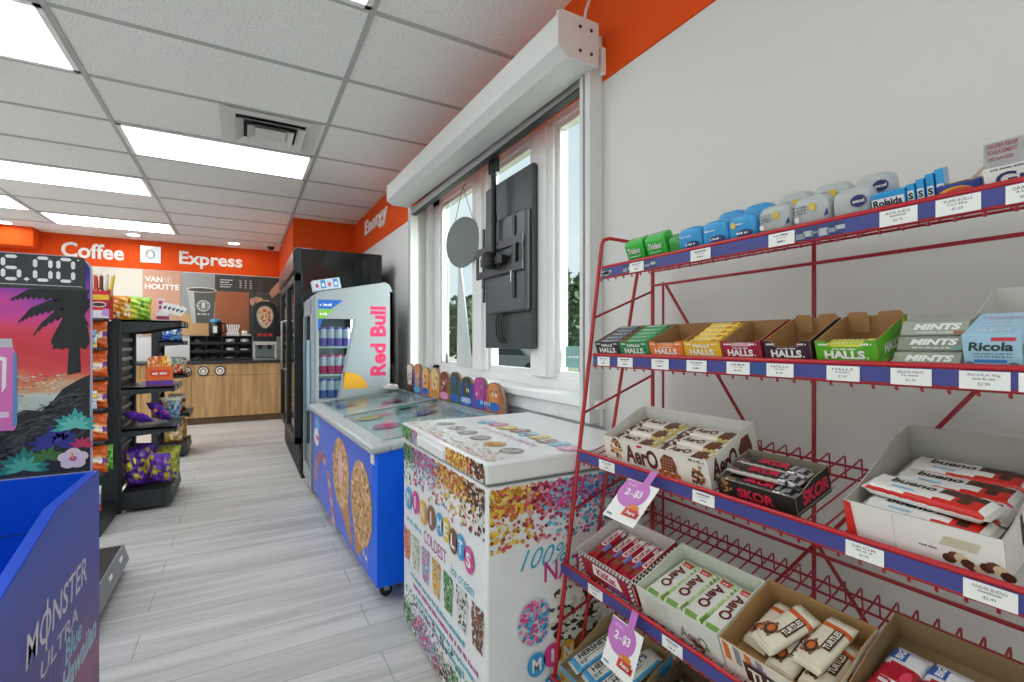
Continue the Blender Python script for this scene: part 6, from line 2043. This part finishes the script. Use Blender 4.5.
MS = on_shelf(3, .655, .008)
BKC = '#191614'
def _skor(g, w=.160, d=.112):
    g.text('SKOR', (.045, 0, .006), Fx, Ux, .075, .020, P('#c82040', .5), .04, lift=.0007)
    g.text('SKOR', (w, .02, .012), Tz, (0, .15, 1), .085, .026, P('#d8244a', .5), .045, lift=.0007)
    g.flat([(.002, .004), (.122, .004), (.122, .007), (.002, .007)], (w, 0, 0), Tz, Ux, P('#8a8a88', .5), .0007)
    for k in range(14):
        g.disc(.008 + .024 * rng.random(), .006 + .028 * rng.random(), .003, .003, (0, 0, 0), Fx, Ux, P(rng.choice(('#8a5a34', '#b88a54')), .5), 6, .0008)
carton('black carton with red lettering, right of the wide cream carton', MS, .160, .112, .036, [(0, .036), (.02, .036), (.06, .048), (.112, .050)], BKC, '#8a806a', .022, .052, fn=_skor)
sk = [P('#1c1716', .3, coat=.3), P('#c9c9cb', .25, .7), P('#8a5a34', .4), P('#d0c8b8', .35)]
def skor_cf(u, s_, t_):
    if u > .5: return sk[1] if (int(u * 24) + int(s_ * 3)) % 3 else sk[0]
    if u < -.86: return sk[1]
    if s_ < -.86 or s_ > .93: return sk[3]
    if u < -.6 and (int(u * 40) + int(s_ * 4)) % 3 == 0: return sk[2]
    return sk[0]
me = bar_mesh('chocolate_bar', .146, .032, .014, skor_cf, lambda mm, z: mm.text('SKOR', (-.028, -.0105, z), Fx, Tz, .062, .020, P('#d8244a', .5), .045))
it = []
for r in range(3):
    it.append((MS @ TR((.080, .021 + .0345 * r, .0225)) @ RZ(-.02), 'black wrapped toffee bar in the black carton, %s row of the lower layer' % ('front', 'middle', 'back')[r]))
for r in range(2):
    it.append((MS @ TR((.080 - .002 * r, .039 + .037 * r, .0375)) @ RZ(.03 - .05 * r), 'black wrapped toffee bar on top in the black carton, %s one' % ('nearer', 'farther')[r]))
bars('chocolate_bar', me, 'chocolate bar', 'bars in the black carton', it)

MBu = on_shelf(3, .4145, .008)
def _bueno(g, w=.185, d=.236):
    g.flat([(0, .002), (.014, .002), (.010, .058), (0, .060)], (0, 0, 0), Fx, Ux, P('#d8281c', .5), .0007)
    g.flat([(.065, .0), (.0655, .0), (.0655, .058), (.065, .058)], (0, 0, 0), Fx, Ux, P('#b0aca4', .5), .0006)
    g.flat([(.118, .030), (.158, .030), (.163, .044), (.125, .044)], (0, 0, 0), Fx, Ux, P('#c9bfa4', .5), .0007)
    for k in range(10):
        g.disc(.128 + .0065 * k, .012 + .006 * math.sin(k * 1.1), .008, .007, (0, 0, 0), Fx, Ux, P(('#4a2a1c', '#6a3c26', '#d8c4a0')[k % 3], .5), 8, .0008 + k * 1e-5)
    g.scrawl((.095, 0, .020), Fx, Ux, .02, .003, P('#4a4a4a', .5), 3, lift=.0007)
    g.text('bueno', (w, .06, .020), Tz, Ux, .12, .045, P('#2c2622', .5), .03, lift=.0007)
    g.text('Kinder', (w, .13, .068), Tz, Ux, .05, .014, P('#c8281c', .5), .03, lift=.0007)
carton('white carton with a red corner holding white and red bars on the third shelf', MBu, .185, .236, .060, [(0, .060), (.04, .062), (.19, .096), (.236, .096)], '#ebe7e0', '#b4afa5', .032, .098, fn=_bueno, side_outer='#e2ddd4')
bu = [P('#ece8e2', .3, coat=.2), P('#d0281e', .3, coat=.2), P('#4a2a1c', .4), P('#c9c4bc', .3), P('#9ac8e0', .4)]
def bueno_cf(u, s_, t_):
    if abs(u) > .92: return bu[3]
    lim = -.25 - .35 * (1 if (u < -.45 or u > .5) else 0) * -1
    if t_ and .2 < u < .85 and abs(s_ - .25 + .5 * (u - .5)) < .33 + .10 * math.sin(14 * u): return bu[2]
    if t_ and .45 < u < .85 and s_ < -.1: return bu[1]
    if t_ and s_ < (-.74 + .22 * math.sin(3.2 * u + .4)): return bu[1]
    if not t_: return bu[1] if s_ > -.6 and u > .2 else bu[0]
    return bu[0]
def bueno_txt(mm, z):
    mm.text('bueno', (-.048, -.002, z), Fx, Tz, .058, .0155, P('#2c2622', .5), .03, .1)
    mm.text('Kinder', (-.068, -.010, z), Fx, Tz, .020, .006, PAPER, .02)
    mm.flat([(-.04, -.016), (-.01, -.017), (-.01, -.012), (-.04, -.011)], (0, 0, z), Fx, Tz, bu[4])
me = bar_mesh('chocolate_bar', .160, .050, .022, bueno_cf, bueno_txt)
it = []
for r in range(4):
    it.append((MBu @ TR((.092, .034 + .0520 * r, .0325)) @ RZ(-.04 + .03 * (r % 2)), 'white and red hazelnut bar in the white carton, %s row from the front' % ORD[r]))
it.append((MBu @ TR((.090, .054, .0555)) @ RZ(-.10) @ RX(-.06), 'white and red hazelnut bar lying on top of the two front ones'))
bars('chocolate_bar', me, 'chocolate bar', 'bars in the white carton', it)

# ---------------------------------------------------------------- fourth shelf
MK = on_shelf(4, 1.036, .008)
def checks(g, O, R, U, L, z0, n=2, s=.006):
    k = 0
    for j in range(n):
        for i in range(int(L / s)):
            g.flat([(i * s, z0 + j * s), (i * s + s, z0 + j * s), (i * s + s, z0 + j * s + s), (i * s, z0 + j * s + s)], O, R, U, PAPER if (i + j) % 2 else BLACK, .0007)
def _kit(g, w=.205, d=.16):
    checks(g, (0, 0, 0), Fx, Ux, w, .062)
    checks(g, (w, 0, 0), Tz, Ux, d, .060)
    checks(g, (0, 0, 0), Fx, Ux, .018, .006, 9)
    checks(g, (w - .018, 0, 0), Fx, Ux, .018, .006, 9)
    g.flat([(.05, .02), (.16, .02), (.15, .055), (.06, .055)], (0, 0, 0), Fx, Ux, PAPER, .0008)
    g.text('KitKat', (.07, 0, .026), Fx, Ux, .07, .022, P('#c41e34', .5), .03, .1, lift=.0014)
    g.flat([(.10, .004), (.17, .004), (.175, .016), (.11, .016)], (0, 0, 0), Fx, Ux, P('#8a5aa0', .5), .001)
    g.text('KitKat', (w, .03, .018), Tz, Ux, .10, .03, P('#f0e6e6', .5), .03, .1, lift=.0010)
carton('red carton with black and white checks holding red wafer bars', MK, .205, .16, .074, [(0, .074), (.05, .074), (.12, .080), (.16, .080)], '#a8142c', '#d6cfc6', .036, .082, fn=_kit)
kc = [P('#b3142a', .3, coat=.25), P('#e9e2de', .35), P('#8a4a2c', .4), P('#d0bcb8', .35)]
def kit_cf(u, s_, t_):
    if abs(u) > .92: return kc[3] if int(s_ * 6) % 2 else kc[0]
    if t_ and -.7 < u < -.45 and abs(s_) < .75: return kc[2]
    if t_ and -.45 < u < .0 and s_ < -.4: return P('#7a8ad0', .4)
    if t_ and .55 < u < .85: return kc[1] if (int(u * 24) + int(s_ * 3)) % 2 else kc[0]
    return kc[0]
def kit_txt(mm, z):
    mm.flat([(-.012, -.0095), (.045, -.0095), (.050, 0), (.045, .0095), (-.012, .0095), (-.017, 0)], (0, 0, z), Fx, Tz, P('#e6dcd8', .4))
    mm.text('KitKat', (-.010, -.0068, z + .0004), Fx, Tz, .053, .0135, P('#b3142a', .5), .03, .1)
me = bar_mesh('wafer_bar', .138, .031, .018, kit_cf, kit_txt)
bars('wafer_bar', me, 'wafer bar', 'bars in the checked red carton', [(MK @ TR((x, .080, .0365)) @ RZ(PI / 2 + r_), 'red wafer bar in the checked carton, %s from the left' % ORD[k]) for k, (x, r_) in enumerate(((.027, .05), (.073, .0), (.108, -.02), (.143, .01), (.178, -.03)))])

MM = on_shelf(4, .815, .008)
def _amint(g, w=.215, d=.16):
    g.text('AerO', (.11, 0, .008), Fx, Ux, .07, .03, P('#8a8278', .5), .03, lift=.0007)
    for k in range(10):
        g.disc(.13 + .05 * rng.random(), .006 + .012 * rng.random(), .006, .005, (0, 0, 0), Fx, Ux, P(rng.choice(('#8a3a3a', '#5a2620', '#6a9a4a')), .5), 7, .0008 + k * 1e-6)
    for k in range(8):
        g.scrawl((.02, 0, .01 + .007 * k), Fx, Ux, .07, .003, P('#c4c8bc', .5), k, lift=.0006)
carton('plain pale carton holding white and green mint chocolate bars, second on the fourth shelf', MM, .213, .16, .074, [(0, .074), (.05, .075), (.12, .082), (.16, .082)], '#dfe0d4', '#d9dbcb', .036, .084, fn=_amint)
mc = [P('#eceae0', .35, coat=.2), P('#7aa840', .4), P('#c4dc9a', .4), P('#d9d8cc', .35)]
def mint_cf(u, s_, t_):
    if abs(u) > .9: return mc[3]
    if t_ and (abs(s_) > .80 or u < -.70 or u > .78): return mc[1 + (int(u * 26) + int(s_ * 3)) % 2] if (int(u * 17) + int(s_ * 5)) % 3 else mc[0]
    return mc[0]
def mint_txt(mm, z):
    mm.text('AerO', (-.038, -.012, z), Fx, Tz, .068, .026, P('#6a2018', .5), .035)
    mm.flat([(-.056, -.012), (-.044, -.012), (-.044, .014), (-.056, .014)], (0, 0, z), Fx, Tz, P('#d02c34', .4))
    mm.scrawl((-.047, -.010, z + .0004), Tz, (-1, 0, 0), .02, .004, PAPER, 4)
me = bar_mesh('chocolate_bar', .140, .050, .020, mint_cf, mint_txt)
bars('chocolate_bar', me, 'chocolate bar', 'bars in the plain pale carton', [(MM @ TR((x, .079, .0365 + z)) @ RZ(-PI / 2 + r_) @ RX(t_), 'white and green mint chocolate bar in the pale carton, %s from the left' % ORD[k]) for k, (x, z, r_, t_) in enumerate(((.033, 0, -.08, 0), (.084, .002, -.03, 0), (.135, .002, -.06, 0), (.184, 0, -.02, 0)))])

MT_ = on_shelf(4, .598, .008)
def _turt(g, w=.190, d=.168):
    for k in range(4):
        g.flat([(.006 + .022 * k, .032), (.018 + .022 * k, .030), (.018 + .022 * k, .066), (.006 + .022 * k, .070)], (0, 0, 0), Fx, Ux, P('#dc6a2c', .5) if k % 2 == 0 else P('#8a8a88', .5), .0006)
    g.flat([(.046, .010), (.182, .010), (.184, .045), (.044, .05)], (0, 0, 0), Fx, Ux, P('#3a241a', .5), .0008)
    g.text('TURTLES', (.052, 0, .015), Fx, Ux, .124, .026, P('#efe6d8', .5), .03, lift=.0012)
    g.text('Nestle', (.06, 0, .050), Fx, Ux, .03, .007, P('#7a4a9a', .5), .01, lift=.0012)
    for k in range(12):
        g.disc(.06 + .10 * rng.random(), .003 + .004 * rng.random(), .006, .004, (0, 0, 0), Fx, Ux, P(rng.choice(('#a8481c', '#c8682c')), .5), 7, .0009 + k * 1e-6)
    for k in range(4):
        g.flat([(.02 + .04 * k, .03), (.035 + .04 * k, .03), (.035 + .04 * k, .068), (.02 + .04 * k, .068)], (w, 0, 0), Tz, Ux, P('#dc6a2c', .5), .0006)
carton('kraft lined carton with orange stripes and a brown name label, third on the fourth shelf', MT_, .190, .168, .072, [(0, .072), (.05, .074), (.12, .082), (.168, .082)], '#e6ddcf', '#b08a58', .024, .084, fn=_turt)
tc_ = [P('#e6dcc4', .35, coat=.2), P('#d8622a', .35), P('#4a2c1c', .4), P('#d4c8ac', .35)]
def turt_cf(u, s_, t_):
    if abs(u) > .9: return tc_[3]
    if t_ and .50 < u < .66: return tc_[1]
    return tc_[0]
def turt_txt(mm, z):
    mm.flat([(-.014, -.02), (.030, -.02), (.030, -.003), (-.014, -.003)], (0, 0, z), Fx, Tz, tc_[2])
    mm.text('TURTLES', (-.012, -.017, z + .0004), Fx, Tz, .040, .011, P('#efe6d8', .5), .03)
    mm.disc(-.022, .008, .014, .011, (0, 0, z), Fx, Tz, P('#4a2c1c', .5), 12, .0003)
    mm.disc(-.020, .008, .008, .006, (0, 0, z), Fx, Tz, P('#c8682c', .5), 10, .0007)
    for q in range(5):
        mm.disc(-.022 + .015 * math.cos(q * 1.26), .008 + .012 * math.sin(q * 1.26), .004, .003, (0, 0, z), Fx, Tz, P('#8a5a34', .5), 7, .0005)
me = bar_mesh('candy_pack', .112, .049, .021, turt_cf, turt_txt, e=.75)
bars('candy_pack', me, 'candy pack', 'packs in the orange striped carton', [(MT_ @ TR((x, y, z)) @ RZ(PI / 2 + r_) @ RX(t_) @ RY(-.12), 'cream and orange nut cluster pack in the striped carton, %s' % lb) for x, y, z, r_, t_, lb in (
    (.040, .098, .034, -.10, .0, 'leftmost of the lower row'), (.095, .074, .034, -.04, .0, 'middle of the lower row'), (.150, .080, .034, -.04, .0, 'rightmost of the lower row'), (.076, .088, .060, -.32, .10, 'upper one, nearer the middle'), (.1405, .098, .060, -.12, -.06, 'upper one, at the right end'))])

MO = on_shelf(4, .402, .008)
def _turk(g, w=.19, d=.21):
    g.flat([(.0, .002), (w, .002), (w, .06), (0, .06)], (0, 0, 0), Fx, Ux, P('#b8202c', .5), .0006)
carton('brown carton holding red, white and blue bars at the right of the fourth shelf', MO, .19, .215, .068, [(0, .068), (.06, .072), (.12, .082), (.215, .082)], '#a88a62', '#8d7350', .036, .084, fn=_turk)
kc2 = [P('#e2e0e0', .35, coat=.2), P('#b8142c', .35, coat=.2), P('#2f5fb0', .4), P('#e0902c', .4), P('#cfcfd2', .35)]
def turk_cf(u, s_, t_):
    if abs(u) > .9: return kc2[4]
    if t_ and -.75 < u < .45 and s_ > .35: return kc2[1]
    if t_ and .1 < u < .5 and s_ < .3: return kc2[1]
    if t_ and .55 < u < .8 and s_ > 0: return kc2[2]
    if u < -.6: return kc2[3]
    return kc2[0]
def turk_txt(mm, z):
    mm.text('TURK', (-.025, -.004, z), Fx, Tz, .062, .020, P('#b8142c', .5), .04)
    mm.text('BIG', (.050, .004, z), Fx, Tz, .018, .010, PAPER, .03)
    mm.disc(.02, -.014, .013, .007, (0, 0, z), Fx, Tz, P('#d8405a', .5), 12, .0)
me = bar_mesh('jelly_bar', .165, .048, .024, turk_cf, turk_txt)
bars('jelly_bar', me, 'jelly bar', 'bars in the brown carton', [(MO @ TR((x, .098, .0365 + z)) @ RZ(PI / 2 + r_), 'red, white and blue jelly bar in the brown carton, %s from the left' % ORD[k]) for k, (x, z, r_) in enumerate(((.034, .0, -.05), (.086, .002, -.03), (.138, 0, -.06)))])

# ---------------------------------------------------------------- fifth shelf
MH = on_shelf(5, 1.05, .008)
carton('kraft carton with a blue edge holding white and black bars on the lowest visible shelf', MH, .215, .20, .07, [(0, .07), (.06, .072), (.14, .09), (.20, .09)], '#a8936e', '#9a8560', .05, .092,
       fn=lambda g: g.flat([(0, .052), (.215, .052), (.215, .07), (0, .07)], (0, 0, 0), Fx, Ux, P('#3f9ad0', .5), .0006).flat([(.0, .05), (.03, .05), (.05, .088), (.0, .088)], (.215, .15, 0), Tz, Ux, P('#3f9ad0', .5), .0006))
hc = [P('#e6e4dc', .35, coat=.2), P('#4aa3d6', .35), P('#2a2624', .4), P('#d4d2ca', .35)]
def her_cf(u, s_, t_):
    if abs(u) > .92: return hc[3]
    if t_ and u < -.74: return hc[1]
    if t_ and s_ < -.78: return hc[1]
    return hc[0]
def her_txt(mm, z):
    mm.text("HERSHEY'S", (-.05, .000, z), Fx, Tz, .105, .017, P('#231f1e', .5), .03)
    mm.scrawl((-.04, -.008, z), Fx, Tz, .07, .004, P('#8a8a88', .5), 3)
    for q in range(8):
        mm.disc(-.058 + .006 * (q % 4), -.015 + .006 * (q // 4), .003, .0025, (0, 0, z), Fx, Tz, P('#3a3430' if q % 2 else '#c8c2b8', .5), 6, .0002 + q * 1e-5)
me = bar_mesh('chocolate_bar', .160, .050, .018, her_cf, her_txt)
bars('chocolate_bar', me, 'chocolate bar', 'bars in the blue edged carton', [(MH @ TR((x, y, .0505 + z)) @ RZ(PI / 2 + r_), 'white, blue and black cookie chocolate bar in the blue edged carton, %s' % lb) for x, y, z, r_, lb in ((.036, .098, 0, -.12, 'leftmost'), (.092, .098, 0, -.10, 'second from the left'), (.146, .098, 0, -.08, 'third from the left'), (.174, .102, .0225, -.06, 'uppermost, at the right'))])
MD = on_shelf(5, .810, .008)
carton('brown carton of dark striped bars right of the blue edged carton', MD, .20, .20, .072, [(0, .072), (.06, .074), (.14, .092), (.20, .092)], '#8d6a48', '#5a4430', .05, .094)
dc = [P('#241c1e', .3, coat=.2), P('#8a2f6a', .35), P('#c9c4c0', .3, .5)]
def dk_cf(u, s_, t_):
    if abs(u) > .9: return dc[2]
    if t_ and s_ > .7: return dc[2]
    if t_ and -.5 < u < .5 and -.5 < s_ < .2: return dc[1] if int(u * 14) % 2 else dc[0]
    return dc[0]
me = bar_mesh('chocolate_bar', .160, .044, .018, dk_cf)
bars('chocolate_bar', me, 'chocolate bar', 'bars in the lower brown carton', [(MD @ TR((x, .098, .0505)) @ RZ(PI / 2 - .05), 'dark bar with pink and silver stripes in the lower brown carton, %s from the left' % ORD[k]) for k, x in enumerate((.030, .077, .124, .171))])

# ---------------------------------------------------------------- hanging price cards
def promo(label, k, y, ang, lean):
    xf, zr, _t = SHELF[k]
    M = TR((xf - .0215, y, zr + .006)) @ RZ(-PI / 2) @ RX(lean) @ RY(ang)
    w, h = .098, .105
    m = MB().box((-w / 2, -.001, -.030 - h), (w / 2, .0, -.030), PAPER)
    c = root('price_card', label, 'price card', M, 'hanging price cards')
    part('card', m, c)
    PK = P('#c879c4', .5)
    g = MB().box((.0, -.0016, -.034), (.020, -.0011, .006), PK)
    part('hanging_tab', g, c)
    g = MB()
    O_ = (0, -.001, -.030)
    g.flat([(-w / 2 + .002, -.002)] + [(-.008 + .044 * math.cos(a), -.030 + .038 * math.sin(a)) for a in [-PI * .98 + PI * 1.38 * q / 18 for q in range(19)]] + [(.02, -.002)], O_, Fx, Ux, PK, .0005)
    g.text('2', (-.030, -.001, -.030 - .040), Fx, Ux, .013, .017, PAPER, .03, lift=.001)
    g.scrawl((-.015, -.001, -.030 - .036), Fx, Ux, .010, .004, PAPER, 3, lift=.001)
    g.text('$3', (-.003, -.001, -.030 - .042), Fx, Ux, .022, .021, PAPER, .03, lift=.001)
    g.scrawl((-.035, -.001, -.030 - .016), Fx, Ux, .028, .007, P('#e0b0de', .5), 8, lift=.001)
    for dx, hx in ((0, '#d84a2c'), (.006, '#b8331f')):
        g.flat([(-.004 + dx, -.088), (.036 + dx, -.086), (.038 + dx, -.066 - dx), (-.002 + dx, -.068 - dx)], O_, Fx, Ux, P(hx, .5), .0006 + dx * .05)
    g.text('Aero', (.006, -.001, -.030 - .082), Fx, Ux, .028, .010, PAPER, .02, lift=.0016)
    g.disc(.018, -.062, .016, .006, O_, Fx, Ux, P('#e0852c', .5), 12, .0008)
    g.scrawl((-.042, -.001, -.030 - .098), Fx, Ux, .018, .005, P('#2f7a70', .5), 6, lift=.001)
    part('print', g, c)
promo('white and pink price card hanging from the third shelf rail under the wide cream carton', 3, .815, .0, -.82)
promo('white and pink price card hanging from the fourth shelf rail, the lower one', 4, .822, .03, -.34)
